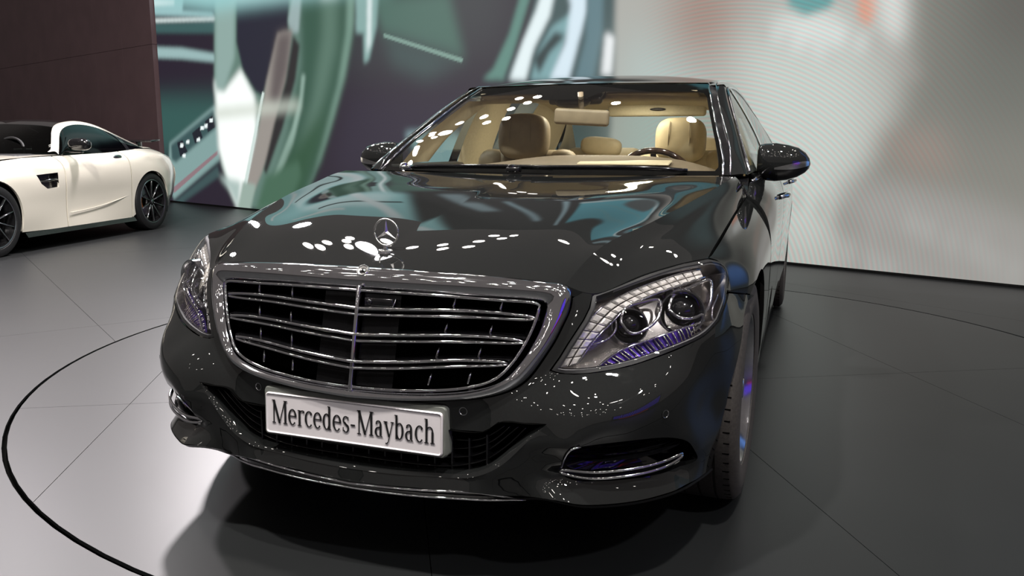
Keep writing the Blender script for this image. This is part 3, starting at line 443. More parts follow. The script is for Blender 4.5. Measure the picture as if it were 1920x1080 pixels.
def area2(P): P=np.asarray(P);return .5*np.sum(P[:,0]*np.roll(P[:,1],-1)-np.roll(P[:,0],-1)*P[:,1])
def resamp(P,h):
    P=np.asarray(P,float);o=[]
    for a,b in zip(P,np.roll(P,-1,0)):
        n=max(1,int(round(np.linalg.norm(b-a)/h)));o+= [a+(b-a)*i/n for i in range(n)]
    return np.array(o)
def inset(P,d):
    P=np.asarray(P,float);s=np.sign(area2(P));a=P-np.roll(P,1,0);b=np.roll(P,-1,0)-P
    na=np.c_[-a[:,1],a[:,0]]*s;nb=np.c_[-b[:,1],b[:,0]]*s
    na/=np.linalg.norm(na,axis=1)[:,None]+1e-12;nb/=np.linalg.norm(nb,axis=1)[:,None]+1e-12
    return P+d*(na+nb)/np.maximum(1+(na*nb).sum(1),.35)[:,None]
def trim(out,holes=(),h=.02,hb=None):
    hb=hb or h*.7; loops=[resamp(out,hb)]+[resamp(x,hb) for x in holes]
    V=list(np.concatenate(loops));E=[];k=0
    for L in loops:
        n=len(L);E+= [(k+i,k+(i+1)%n) for i in range(n)];k+=n
    lo=loops[0].min(0);hi=loops[0].max(0);B=np.concatenate(loops)
    gx,gy=np.meshgrid(np.arange(lo[0],hi[0],h),np.arange(lo[1],hi[1],h*.87));gx=gx+(np.arange(gx.shape[0])%2)[:,None]*h/2
    Gp=np.c_[gx.ravel(),gy.ravel()];ok=inside(Gp,loops[0])
    for L in loops[1:]: ok&=~inside(Gp,L)
    Gp=Gp[ok];Gp=np.array([g for g in Gp if ((B-g)**2).sum(1).min()>(.55*h)**2]).reshape(-1,2)
    allp=np.concatenate([np.array(V),Gp])
    r=delaunay_2d_cdt([Vector(p) for p in allp],E,[],0,1e-7)
    P=np.array([v[:] for v in r[0]]);F=np.array([f for f in r[2] if len(f)==3]);c=P[F].mean(1);ok=inside(c,loops[0])
    for L in loops[1:]: ok&=~inside(c,L)
    return P,F[ok],loops
# ---------------- hall: floor panels, turntable, LED wall ----------------
floor_m=mat('dark_laminate_floor',(.0115,.0125,.0135),.42,noise=(1.2,.10),bump=(2.5,.02,.01))
turn_m=mat('turntable_laminate',(.0115,.0125,.0135),.40,noise=(1.5,.08),bump=(2.5,.02,.01))
base_m=mat('floor_gap_black',(.004,.004,.004),.9,noise=(5,.2),spec=0)
TC=np.array([0.,2.40]);TR=2.67
def struct(o,label=None): o['kind']='structure'; return o
FLO=struct(part('floor',([(-40,-40,-.03),(40,-40,-.03),(40,40,-.03),(-40,40,-.03)],[(0,1,2,3)]),base_m,None,smooth=False)); FLO['label']='dark grey glossy laminate exhibition floor'
circ=lambda r,n=120: np.stack([TC[0]+r*np.cos(np.linspace(0,2*np.pi,n+1)[:-1]),TC[1]+r*np.sin(np.linspace(0,2*np.pi,n+1)[:-1])],1)
def region(poly,C,want):
    A=np.array(poly);n=len(A);m=len(C);P=np.concatenate([A,C])
    E_=[(i,(i+1)%n) for i in range(n)]+[(n+i,n+(i+1)%m) for i in range(m)]
    r=delaunay_2d_cdt([Vector(p) for p in P],E_,[],0,1e-7);V=np.array([v[:] for v in r[0]]);F=np.array([f for f in r[2] if len(f)==3]);c=V[F].mean(1)
    ok=inside(c,A)&(inside(c,C)==want); F=F[ok]
    if not len(F): return None
    u=np.unique(F);mp=-np.ones(len(V),int);mp[u]=range(len(u));return np.c_[V[u],np.zeros(len(u))],mp[F],V[u]
def slabup(V,F,th=.012):
    # add a rim down from every boundary edge
    from collections import Counter
    c=Counter();d={}
    for f in F:
        for a,b in ((f[0],f[1]),(f[1],f[2]),(f[2],f[0])): c[tuple(sorted((a,b)))]+=1;d[tuple(sorted((a,b)))]=(a,b)
    V=list(map(tuple,V));FF=[tuple(map(int,f)) for f in F];k=len(V);V+= [(v[0],v[1],v[2]-th) for v in V]
    for e,m in c.items():
        if m==1: a,b=map(int,d[e]);FF.append((b,a,a+k,b+k))
    return V,FF
def panels(ang,off,sz_,rng,C,want,mt,parent,z=0,gap=.0012,stag=0):
    u=np.array([math.cos(ang),math.sin(ang)]);v=np.array([-u[1],u[0]])
    for i in range(*rng[0]):
        for j in range(*rng[1]):
            u0=off[0]+i*sz_[0];v0=off[1]+j*sz_[1]+(stag*sz_[1] if i%2 else 0)
            q=[u*a+v*b for a,b in ((u0+gap,v0+gap),(u0+sz_[0]-gap,v0+gap),(u0+sz_[0]-gap,v0+sz_[1]-gap),(u0+gap,v0+sz_[1]-gap))]
            r=region(q,C,want)
            if r is None: continue
            V,F=slabup(r[0],r[1]);V=np.array(V)+[0,0,z];part('floor_panel',(V,F),mt,parent,smooth=False)
TT=(part('turntable',lathe([(-.025,.001),(-.025,TR-.01),(-.014,TR-.008)],96,'z',(TC[0],TC[1],0)),base_m,None,smooth=False)); TT['label']='round floor turntable of dark grey laminate panels carrying the dark sedan';TT['category']='turntable'
panels(math.radians(28.3),(.2-1.22*4,1.574-2.44*3),(1.22,2.44),((0,10),(0,6)),circ(TR-.012),True,turn_m,TT)
panels(math.radians(55.7),(.0-4.88*5,.0-3.66*6),(4.88,3.66),((0,10),(0,12)),circ(TR+.006),False,floor_m,FLO)
# LED wall
WO=np.array([-10.95,11.10,0]);WD=np.array([.9285,-.3714,0]);WN_=np.array([-.3714,-.9285,0])
S0,S1,ZT=.50,19.0,5.4;hx=.021
ns=int((S1-S0)/hx)+1;nz=int(ZT/hx)+1
ss=np.linspace(S0,S1,ns);zz=np.linspace(.03,ZT,nz);gs,gz=np.meshgrid(ss,zz)
lin=lambda c: np.where(np.array(c)/255.<=.04045,np.array(c)/255./12.92,((np.array(c)/255.+.055)/1.055)**2.4)
img=np.zeros((nz,ns,3))+lin((60,70,74));pt=np.c_[gs.ravel(),gz.ravel()]
def blur(m,sg):
    r=max(0,int(round(sg/hx/1.1)))
    for _ in range(3 if r else 0):
        for ax in (0,1):
            p=np.pad(m,[(r+1,r) if k==ax else (0,0) for k in (0,1)],mode='edge');c=np.cumsum(p,axis=ax);w=2*r+1
            m=(np.take(c,range(w,c.shape[ax]),ax)-np.take(c,range(0,c.shape[ax]-w),ax))/w
    return m
for poly,col,b in SCREEN:
    P=np.array(poly);pad=b*3+.1
    i0,i1=np.searchsorted(ss,[P[:,0].min()-pad,P[:,0].max()+pad]);j0,j1=np.searchsorted(zz,[P[:,1].min()-pad,P[:,1].max()+pad])
    if i1-i0<2 or j1-j0<2: continue
    sub=np.zeros((j1-j0,i1-i0))
    for ox,oz in ((-.25,-.25),(.25,-.25),(-.25,.25),(.25,.25)):
        sub+=inside(np.c_[gs[j0:j1,i0:i1].ravel()+ox*hx,gz[j0:j1,i0:i1].ravel()+oz*hx],P).reshape(sub.shape)/4
    sub=blur(sub,b)[...,None];img[j0:j1,i0:i1]=img[j0:j1,i0:i1]*(1-sub)+lin(col)*sub
# blue picture further along the wall, beyond the right frame edge
bl=1/(1+np.exp(-(gs-16.1)/.1))/(1+np.exp((gs-17.9)/.1))/(1+np.exp(-(gz-.35)/.08)); bl=bl[...,None]; img=img*(1-bl)+(lin((92,140,215))*(.72+.28*np.sin(gz*2.1+gs)[...,None]))*bl
V=np.stack([WO[0]+WD[0]*gs,WO[1]+WD[1]*gs,gz],-1);vf=gridf(V)
led=part('led_wall',vf,[],None,smooth=False);led['label']='tall lit LED wall showing a close-up of a car interior behind the sedan';led['category']='screen'
ca=led.data.color_attributes.new('picture','FLOAT_COLOR','POINT');ca.data.foreach_set('color',np.c_[img.reshape(-1,3),np.ones(ns*nz)].astype(np.float32).ravel())
m=bpy.data.materials.new('led_wall_picture');m.use_nodes=True;nt=m.node_tree;b=nt.nodes['Principled BSDF'];b.inputs['Base Color'].default_value=(.02,.02,.02,1);b.inputs['Roughness'].default_value=.8;b.inputs['Specular IOR Level'].default_value=.05
at=node(nt,'ShaderNodeAttribute',attribute_name='picture');tc=node(nt,'ShaderNodeTexCoord');sp=node(nt,'ShaderNodeSeparateXYZ');nt.links.new(tc.outputs['Object'],sp.inputs[0])
def mth(op,a,b_=None,c=None):
    n=node(nt,'ShaderNodeMath',operation=op)
    for k,v in enumerate((a,b_,c)):
        if v is None: continue
        if isinstance(v,(int,float)): n.inputs[k].default_value=v
        else: nt.links.new(v,n.inputs[k])
    return n.outputs[0]
# fine interference rings of the LED pixels on the pale right-hand picture
q0=WO+WD*11.9
dx=mth('ADD',sp.outputs[0],-float(q0[0]));dx=mth('MULTIPLY',dx,1/.9285);dz=mth('ADD',sp.outputs[2],.25)
r2=mth('ADD',mth('MULTIPLY',dx,dx),mth('MULTIPLY',dz,dz));r=mth('POWER',r2,.62)
w=mth('SINE',mth('MULTIPLY',r,105.0));w2=mth('SINE',mth('ADD',mth('MULTIPLY',r,105.0),2.1))
msk=mth('MULTIPLY',mth('SMOOTH_MIN',mth('MAXIMUM',mth('MULTIPLY',mth('ADD',dx,.9),1.2),0.0),1.0,.2),mth('MAXIMUM',mth('SUBTRACT',1.0,mth('MULTIPLY',mth('MAXIMUM',mth('SUBTRACT',dx,1.2),0.0),.6)),.0))
cr_=mth('ADD',1.0,mth('MULTIPLY',mth('MULTIPLY',w,.13),msk));cg=mth('ADD',1.0,mth('MULTIPLY',mth('MULTIPLY',w2,.09),msk));cb_=mth('ADD',1.0,mth('MULTIPLY',mth('MULTIPLY',w2,.08),msk))
cc=node(nt,'ShaderNodeCombineXYZ');nt.links.new(cr_,cc.inputs[0]);nt.links.new(cg,cc.inputs[1]);nt.links.new(cb_,cc.inputs[2])
mx=node(nt,'ShaderNodeVectorMath',operation='MULTIPLY');nt.links.new(at.outputs['Color'],mx.inputs[0]);nt.links.new(cc.outputs[0],mx.inputs[1])
nt.links.new(mx.outputs[0],b.inputs['Emission Color']);b.inputs['Emission Strength'].default_value=1.06;led.data.materials.append(m)
lf=cat(*[box(tuple(WO+WD*((S0+S1)/2)-WN_*.12+np.array([0,0,ZT/2+.0])),(S1-S0,.16,ZT),0,1,Matrix.Rotation(math.atan2(WD[1],WD[0]),4,'Z'))])
o=part('led_wall_cabinet',lf,M['mblack'],led,smooth=False)
# dark wall left of the LED wall, tall plain panels
wm_=mat('dark_maroon_wall',(.165,.100,.112),.6,noise=(2,.08))
wl=struct(part('wall_left',box(tuple(WO+WD*(-4.9)-WN_*.1+np.array([0,0,2.9])),(10.6,.1,5.8),0,1,Matrix.Rotation(math.atan2(WD[1],WD[0]),4,'Z')),base_m,None,smooth=False))
wl['label']='dark maroon panelled wall behind the white coupe'
for k in range(8):
    for j in range(2):
        part('wall_panel',box(tuple(WO+WD*(S0-.03-.62-k*1.25)+WN_*.02+np.array([0,0,1.45+j*2.9])),(1.246,.12,2.894),0,1,Matrix.Rotation(math.atan2(WD[1],WD[0]),4,'Z')),wm_,wl,smooth=False)

# side wall to the right of the stage: violet striped display, only seen mirrored in the paint and chrome
nw=44;V=[];F=[]
wr=struct(part('wall_right',box((6.7,-2.9,1.0),(.12,4.6,2.0),.01),M['mblack'],None,smooth=False));wr['label']='side display wall with violet light strips right of the sedan'
vm=mat('violet_light_strip',(.02,.02,.05),.5,noise=(4,.3),emit=((.09,.03,.75),1.6));rm_=mat('red_light_strip',(.05,.01,.01),.5,noise=(4,.3),emit=((.7,.03,.03),.9))
for k in range(26):
    part('light_strip',box((6.62,-4.9+k*.165,1.15),(.03,.075,1.1),.004,1),vm,wr,smooth=False)
part('light_strip',box((6.62,-3.0,.40),(.03,2.6,.16),.004,1),rm_,wr,smooth=False)
def skinpanel(name,S,poly,holes,mt,parent,h,fl=.014,sides=True,label=None,off=0,hb=None):
    P,F,loops=trim(poly,holes,h,hb); F=[tuple(f) if area2(P[list(f)])>0 else tuple(reversed(f)) for f in F]
    V=S.pos(P,off);N=S.nor(P);VV=[V];FF=list(F);NN=[N];k=len(V);b0=0
    for i,L in enumerate(loops):
        n=len(L);idx=np.arange(b0,b0+n);b0+=n
        s=np.sign(area2(L))*(1 if i==0 else -1)
        if fl:
            A=V[idx];t=np.roll(A,-1,0)-np.roll(A,1,0);nn=np.cross(t,N[idx])*s;nn/=np.linalg.norm(nn,axis=1)[:,None]+1e-9
            VV+= [A,A-N[idx]*fl];NN+= [nn,nn]
            for j in range(n):
                q=(k+j,k+(j+1)%n,k+n+(j+1)%n,k+n+j); FF.append(q if s<0 else tuple(reversed(q)))
            k+=2*n
    V=np.concatenate(VV);N=np.concatenate(NN)
    if sides: return both(name,(V,FF),mt,parent,N,label=label)
    return part(name,(V,FF),mt,parent,N,label=label),
class Flat(Skin):
    KY=.3
    def __init__(s,pts,lam=2e-5):
        P=np.asarray(pts,float);s.d=s.dom(P);n=len(P)
        K=s.k(s.d,s.d)+lam*np.eye(n);Q=np.c_[np.ones(n),s.d]
        s.w=np.linalg.solve(np.block([[K,Q],[Q.T,np.zeros((3,3))]]),np.r_[P[:,0],0,0,0])
    def dom(s,P): P=np.atleast_2d(np.asarray(P,float));return np.c_[P[:,1]*s.KY,P[:,2]]
    def pos(s,u,off=0):
        u=np.atleast_2d(np.asarray(u,float));P=np.c_[s.r(u),u[:,0]/s.KY,u[:,1]]
        if np.any(off): P=P+s.nor(u)*np.reshape(off,(-1,1))
        return P
SED=thing('luxury_sedan','dark anthracite luxury sedan with tall chrome grille, nose towards us on the turntable','car',(0,2.7,0))
S=Skin(skinpts(D)); dm=lambda k: todom(D[k] if isinstance(k,str) else k)
GO=dm('grille_out'); HT=dm('hl_top');HR=dm('hl_rear');HB=dm('hl_bot');HI=dm('hl_in')
LP=dm('lip');SM=dm('seam')
def dcrv(P,n): return crv(P,n)
# wheel arch front edge and top, in skin domain
AC=(.857,.352);AR=.382
def archpt(a): 
    y=AC[0]-AR*math.cos(a);z=AC[1]+AR*math.sin(a);return y,z
def skin_at(y,z):
    x=.94
    for _ in range(12):
        p=S.pos([[math.atan2(x,YC-y)*.9,z]])[0]; x=x*(1+0)+ (p[0]-x)*1.0 if abs(p[1]-y)<1e-3 else x
        f=math.atan2(x,YC-y); r=S.r([[f*.9,z]])[0]; xn=math.sqrt(max(r*r-(YC-y)**2,1e-6)); x=xn
    return [math.atan2(x,YC-y)*.9,z]
arch=[skin_at(*archpt(a)) for a in np.linspace(-.36,math.pi+.40,44)]
asm=int(np.argmin([abs(p[1]-SM[-1][1])+(0 if i<20 else 9) for i,p in enumerate(arch)]))
lipd=crv(LP,50); lipd=lipd[lipd[:,0]<arch[0][0]-.02]
HRs=[p for p in HR if p[1]<SM[0][1]-.004]; HRf=[p for p in HR if p[1]>SM[0][1]+.004]
bump=list(lipd)+arch[:asm]+[SM[-1]]+list(SM[::-1])[1:]+HRs[::-1]+list(HB[::-1])[1:]+list(HI[::-1])[1:]
bump=np.array(bump+[(GO[6]+HT[-1])/2*[1,1]]+list(crv(GO[7:],40)))
E0=dm('edgeE');IT=dm('intop')
intake=np.array(list(crv(E0,40))+list(IT[::-1])[:-1])
FG=dm('fog'); fog=crv(list(FG)+[FG[0]],60)[:-1]
def dedupe(P):
    o=[P[0]]
    for p in P[1:]:
        if np.hypot(*(p-o[-1]))>1e-4:o.append(p)
    if np.hypot(*(o[0]-o[-1]))<1e-4:o.pop()
    return np.array(o)
bump=dedupe(bump)
bump_in=inset(bump,.0022); bump_in[np.abs(bump[:,0])<1e-6,0]=0
intk=intake.copy()
# the intake opens on the centre line, so cut it out of the half outline instead of making a hole
cut=[p for p in bump_in]
i0=max(i for i,p in enumerate(cut) if p[0]<1e-6)        # grille bottom centre
outer=np.array(cut[:i0+1]+[IT[-1]*[0,1]]+list(IT[::-1])[1:]+list(crv(E0,40))[1:-1]+[[0,E0[-1][1]]])
outer=dedupe(outer)
BUMP=skinpanel('front_bumper',S,outer,[fog],M['paint'],SED,.018,hb=.010)[:2]
bumper=BUMP[0]
class Fender:
    A=np.array(D['shut']);px=np.polyfit(A[:,1],A[:,0],3);pz=np.polyfit(A[:,1],A[:,2],3);ZM=.713
    def zs(s,y): return np.polyval(s.pz,y)
    def pos(s,u,off=0):
        u=np.atleast_2d(np.asarray(u,float));y,z=u[:,0],u[:,1];zs=s.zs(y);xs=np.polyval(s.px,y)
        W=.953-.065*np.exp(-((np.maximum(y,.511)-.511)/.1426)**1.55);t0=math.radians(22)
        c=np.clip((z-s.ZM)/(zs-s.ZM)*math.cos(t0),-1,.999);sn=np.sqrt(1-np.clip(c,0,1)**2)
        x=W-(W-xs)*(1-sn)/(1-math.sin(t0))
        lo=np.interp(z,[.2,.30,.42,.55,.66,.713],[.040,.021,.008,.0015,.0,.0]);return np.c_[x-lo,y,z]
    def nor(s,u):
        u=np.atleast_2d(np.asarray(u,float));e=1.5e-3
        n=np.cross(s.pos(u+[e,0])-s.pos(u-[e,0]),s.pos(u+[0,e])-s.pos(u-[0,e]));return n/np.linalg.norm(n,axis=1)[:,None]
FS=Fender()
ya=math.pi+.40;sm3=np.array(D['seam']);hr3=[p for p in D['hl_rear'] if p[2]>sm3[0][2]+.004]
a_s=math.pi-math.asin((sm3[-1][2]-AC[1])/AR); a_s=math.pi-a_s
arc3=[archpt(a) for a in np.linspace(a_s+.02,ya,40)]
fpoly=[(p[1],p[2]) for p in sm3]+arc3+[(1.468,.205),(1.468,.40),(1.468,.60),(1.468,.75),(1.468,.86)]
fpoly+=[(y,float(FS.zs(y))-.0005) for y in np.linspace(1.468,.50,30)]+[(p[1],p[2]) for p in hr3[::-1][1:]]
fpoly=dedupe(np.array(fpoly))
FEN=skinpanel('front_fender',FS,inset(fpoly,.0022),[],M['paint'],SED,.018,hb=.010)
# ---- headlamps ----
HL=dedupe(np.array(list(HI)+list(crv(HB,24))[1:]+list(crv(HR,20))[1:]+list(crv(HT,14))[1:]))
HLi=inset(HL,.005)
P,F,lp=trim(HLi,[],.02,.01);F=[tuple(f) if area2(P[list(f)])>0 else tuple(reversed(f)) for f in F]
hin=inset(HL,.012);P2,F2,lp2=trim(hin,[],.02,.012);F2=[tuple(f) if area2(P2[list(f)])>0 else tuple(reversed(f)) for f in F2]
n=len(lp2[0]);wall=gridf(np.stack([S.pos(lp2[0],-.004),S.pos(lp2[0],-.03),S.pos(lp2[0],-.055)],0),cv=True)
HOUS=both('headlamp',cat((S.pos(P2,-.055),F2),wall),M['dchrome'],SED,auto=35)
rim=inset(HL,.016)
rimv=gridf(np.stack([S.pos(resamp(HLi,.01),.0005)[:0]],0)) if 0 else None
def band(o,i,off0,off1):   # strip between two equally sampled domain loops
    return gridf(np.stack([S.pos(o,off0),S.pos(i,off1)],0),cv=True)
hl_l=resamp(inset(HL,.003),.01)
for side,h in zip((1,-1),HOUS):
    def ad(name,VF,mt,N=None,auto=None):
        if side<0:
            if N is None: VF=flip(VF)
            else: VF,N=flip(VF,N)
        return part(name,VF,mt,h,N,auto=auto)
    ad('lens',(S.pos(P),F),M['lens'],S.nor(P))
    ad('gasket',band(inset(HL,.001),inset(HL,.008),-.003,-.001),M['mblack'])
    ad('lens_rim',band(inset(HL,.007),inset(HL,.012),-.004,-.007),M['rimgrey'])
    # running light: two rows of clear prisms along the inner and upper edge
    o=crv(E['drl_out'],19);i=crv(E['drl_in'],19);mid=(o+i)/2
    def sd(Pw,off): return S.pos(todom(Pw),off)
    for row in range(2):
        for k in range(18):
            a0,a1=(.04,.48) if row==0 else (.52,.96)
            q=np.array([o[k]*(1-a0)+i[k]*a0,o[k]*(1-a1)+i[k]*a1,o[k+1]*(1-a1)+i[k+1]*a1,o[k+1]*(1-a0)+i[k+1]*a0]);c=q.mean(0);q=c+(q-c)*.90
            f_=sd(q,-.018);b_=sd(q,-.034);q2=sd(c+(q-c)*.6,-.014)
            ad('led_prism',(np.concatenate([q2,f_,b_]),[(3,2,1,0)]+[(j,(j+1)%4,4+(j+1)%4,4+j) for j in range(4)]+[(4+j,4+(j+1)%4,8+(j+1)%4,8+j) for j in range(4)]),M['led']).data.shade_flat()
    ad('light_guide_edge',tube(sd(i,-.014),.0022),M['chrome'])
    ad('light_guide_edge',tube(sd(o,-.016),.0018),M['chrome'])
    for c,r in zip(E['proj'],(.036,.046)):
        u=todom([c])[0];ctr=S.pos([u],-.055)[0];nn=np.array([.30,-.95,.05]);nn/=np.linalg.norm(nn)
        rot=Vector((0,0,1)).rotation_difference(Vector(nn)).to_matrix()
        R_=np.array(rot)
        bowl=lathe([(.0,r*.80),(.02,r*.95),(.034,r*1.12),(.040,r*1.22),(.040,r*1.30),(.0,r*1.36)],40,'z');ad('projector_ring',(bowl[0]@R_.T+ctr,bowl[1]),M['chrome'],auto=40)
        lenv=lathe([(.010,r*.90),(.022,r*.80),(.032,r*.55),(.037,r*.28),(.0385,.0005)],32,'z');ad('projector_lens',(lenv[0]@R_.T+ctr,lenv[1]),M['black'])
    for kk in ('lensring1','lensring2'):
        c=crv(list(E[kk])+[E[kk][0]],40)[:-1];ad('projector_bezel',tube(sd(c,-.012),.0042,8,True),M['chrome'])
    rf=crv(list(E['refl'])+[E['refl'][0]],50)[:-1];rd=todom(rf)
    Pr,Fr,lr=trim(rd,[],.016,.012);Fr=[tuple(f) if area2(Pr[list(f)])>0 else tuple(reversed(f)) for f in Fr]
    ad('turn_reflector',(S.pos(Pr,-.036),Fr),M['purple'],S.nor(Pr))
    ri=crv(E['refl'][:7],40);ad('reflector_rib',tube(sd(ri,-.018),.0030),M['chrome'])
    lowc=crv(E['refl'][7:],26)
    for k in range(1,25):     # vertical flutes of the reflector
        a=ri[::-1][int(k/25*39)];b=lowc[int(k/25*25)];ad('reflector_flute',tube(np.array([sd([a],-.031)[0],sd([(a+b)/2],-.030)[0],sd([b],-.031)[0]]),.0022,5),M['dchrome'])
    ad('light_blade',tube(sd(crv(E['whiteline'],14),-.012),.0022),M['chrome'])
    ad('corner_reflector',tube(sd(crv(E['turn'],14),-.02),.003),M['chrome'])
# ---- hood ----
ce=crv(D['crease'],10); hc=crv(D['hoodc'],10)
fr=np.array(D['grille_out'][:6])
rows=[]
hcx=[ncs(chord(D['hoodc']),np.array(D['hoodc']),np.linspace(0,chord(D['hoodc'])[-1],10))][0]
for i in range(10):
    t=i/9;c=hcx[i];e=ce[i]
    if i==0: r=[fr[j] for j in range(6)]
    else:
        r=[]
        for s in (0,.23,.46,.70,.90,1):
            x=e[0]*s; b=c*(1-s**2.0)+e*s**2.0; 
            dome=.010*math.sin(math.pi*s)*math.sin(math.pi*min(1,t*1.25))-.012*math.exp(-((s-.86)/.12)**2)*math.sin(math.pi*t)
            r.append((x,b[1],b[2]+dome))
        r[-1]=tuple(e);r[0]=tuple(c)
    rows.append(r)
GA=tens(rows,60,48)
shut=[D['hl_top'][0]]+[tuple(FS.pos([[y,float(FS.zs(y))]])[0]+[-.001,0,.001]) for y in np.linspace(.56,1.36,9)]
sh=crv(shut,10); rowsB=[]
f0=[D['crease'][0]]+D['hl_top'][::-1]; f0=crv(f0,7)
for i in range(10):
    e=ce[i];s_=sh[i]
    if i==0: r=list(f0)
    else:
        w=(i/9)
        r=[]
        for q in np.linspace(0,1,7):
            b=e*(1-q)+s_*q
            lin=f0[0]*(1-q)+f0[-1]*q; dev=f0[int(round(q*6))]-lin
            b=b+dev*(1-w)**1.5; b=b+np.array([.010,0,.013])*math.sin(math.pi*q)*min(1,w*2.5)
            r.append(tuple(b))
    rowsB.append(r)
GB=tens(rowsB,60,26)
def hflange(C,dz): 
    C=np.asarray(C);return gridf(np.stack([C,C-[0,0,dz]],0))
hA=gridf(GA.transpose(1,0,2)[::-1] if 0 else GA);hB=gridf(GB)
hp=cat(hA,hB,hflange(GB[:,-1],.02),hflange(np.r_[GA[0],GB[0][1:]],.02),hflange(np.r_[GA[-1],GB[-1][1:]],.02))
HOOD=part('hood',mirrored(hp),M['paint'],SED,auto=11)
print('hood ok')
# ---- grille ----
def mir(C): C=np.asarray(C,float);return np.concatenate([C[::-1]*[-1,1,1],C[1:]])
go=crv(D['grille_out'],90); gi=crv(D['grille_in'],90)
prof=[(0,-.03),(0,.0),(.10,.010),(.28,.018),(.5,.019),(.72,.012),(.90,.002),(.97,-.004),(1.0,-.012),(1.0,-.055)]
rows=[]
for a,b in zip(go,gi):
    na=S.nor(todom([a]))[0]; nb=na*.5+np.array([.0,-.8,.2]); nb/=np.linalg.norm(nb)
    rows.append([a*(1-t)+b*t+(na*(1-t)+nb*t)*o for t,o in prof])
gf=gridf(np.array(rows))
GR=part('grille_frame',mirrored(gf),M['chrome'],SED,auto=50)
# second, thinner bead inside the frame
bead=np.array([(b*.97+np.array([0,.075,.615])*.03)+np.array([0,-.004,0]) for b in gi])
part('inner_bead',tube(mir(bead)[:-1],.0042,8,True),M['chrome'],GR)
# black backing panel
bk=[];cz=.61
for b in gi: bk.append([b*[1,1,1]+[0,.055,0],b*[.5,1,.5]+[0,.075,cz*.5],[0,.085,cz]])
part('grille_backing',mirrored(gridf(np.array(bk))),M['void'],SED)
def gy(x,z):   # depth of the grille plane
    t=(z-.50)/.24; c=.010+t*.064; e=.050+t*.085
    return c+(e-c)*min(1,(abs(x)/.48))**2
for k,b in enumerate(D['bars']):
    c=crv(b,24); full=mir(c); n=len(full); x=full[:,0]/c[-1,0]
    gap=.0085*np.sqrt(np.clip(1-np.abs(x)**6,0,1)); up=full+np.stack([0*x,0*x,gap],1); lo=full-np.stack([0*x,0*x,gap],1)
    loop=np.concatenate([up,lo[::-1][1:-1]]) if 1 else 0
    part('grille_slat',tube(loop+[0,-.006,0],.0045,8,True,flat=.9),M['chrome'],GR)
    bar=gridf(np.stack([full+[0,.004,-.008],full+[0,.0,.008],full+[0,.06,.010]],0)); part('slat_core',bar,M['black'],GR,auto=40)
for r in D['struts']:
    for p in r:
        for s in (-1,1):
            p_=np.array(p)*[s,1,1]; a=p_+[s*.004,.01,.017]; b=p_+[-s*.002,-.006,-.021]
            part('grille_strut',tube(np.array([a,(a+b)/2,b]),[.0022,.0034,.0030],6),M['chrome'],GR)
            v=gridf(np.array([[a,a+[0,.05,0]],[b,b+[0,.05,0]]])); part('strut_fin',v,M['black'],GR)
ct=np.array([0,gi[0][1]-.006,gi[0][2]+.01]);cb=np.array([0,gi[-1][1]-.006,gi[-1][2]-.004])
part('grille_centre_bar',box((ct+cb)/2,(.011,.016,np.linalg.norm(ct-cb)),.004,2,Matrix.Rotation(-math.atan2(ct[1]-cb[1],ct[2]-cb[2]),4,'X')),M['chrome'],GR)
for s in (-1,1):     # smooth black sensor cover beside the centre bar, bar beads run across it
    for z0,z1 in ((.698,.735),(.634,.682),(.570,.617),(.505,.548)):
        q=np.array([[s*x,gy(x,z)+.006,z] for z in (z0,z1) for x in (.008,.058,.112)]).reshape(2,3,3);part('sensor_cover',gridf(q),M['sensor'],GR)
part('night_camera',cat(box((.056,gy(.05,.716)-.002,.714),(.082,.012,.026),.003),lathe([(0,.008),(-.004,.007),(-.005,.0005)],16,'y',(.03,gy(.05,.716)-.008,.716))),M['black'],GR)
part('camera_frame',tube([(.012,gy(.05,.7)-.006,.702),(.096,gy(.1,.7)-.006,.703),(.103,gy(.1,.72)-.004,.728)],.0016,6),M['chrome'],GR)
# round badge on the frame top
em=np.array(D['emblem'][0])+[0,-.016,.002]; er=Matrix.Rotation(math.radians(-38),4,'X')
def star3(R,r0,th,c,rot,depth=.004):
    V=[];F=[];n=3;pts=[]
    for k in range(6):
        a=math.pi/2+k*math.pi/3; rr=R if k%2==0 else r0
        pts.append((rr*math.cos(a),0,rr*math.sin(a)))
    V=pts+[(0,-depth,0),(0,depth,0)]
    F=[(i,(i+1)%6,6) for i in range(6)]+[((i+1)%6,i,7) for i in range(6)]
    V=np.array(V)@np.array(rot.to_3x3()).T+c; return V,F
bd=lathe([(.0,.0005),(-.004,.012),(-.004,.0125),(-.006,.0145),(-.004,.0165),(-.002,.0175),(.006,.0185)],32,'y')
part('badge',(bd[0]@np.array(er.to_3x3()).T+em,bd[1]),M['satin'],GR,auto=40)
part('badge_star',star3(.0118,.0024,0,em+np.array([0,-.005,.003]),er,.0022),M['black'],GR,smooth=False)
for k in range(22):
    a=2*math.pi*k/22;c=np.array([.0145*math.cos(a),-.006,.0145*math.sin(a)])@np.array(er.to_3x3()).T+em;part('badge_leaf',ellipsoid(c,(.0018,.0014,.0018),6,4),M['satin'],GR)
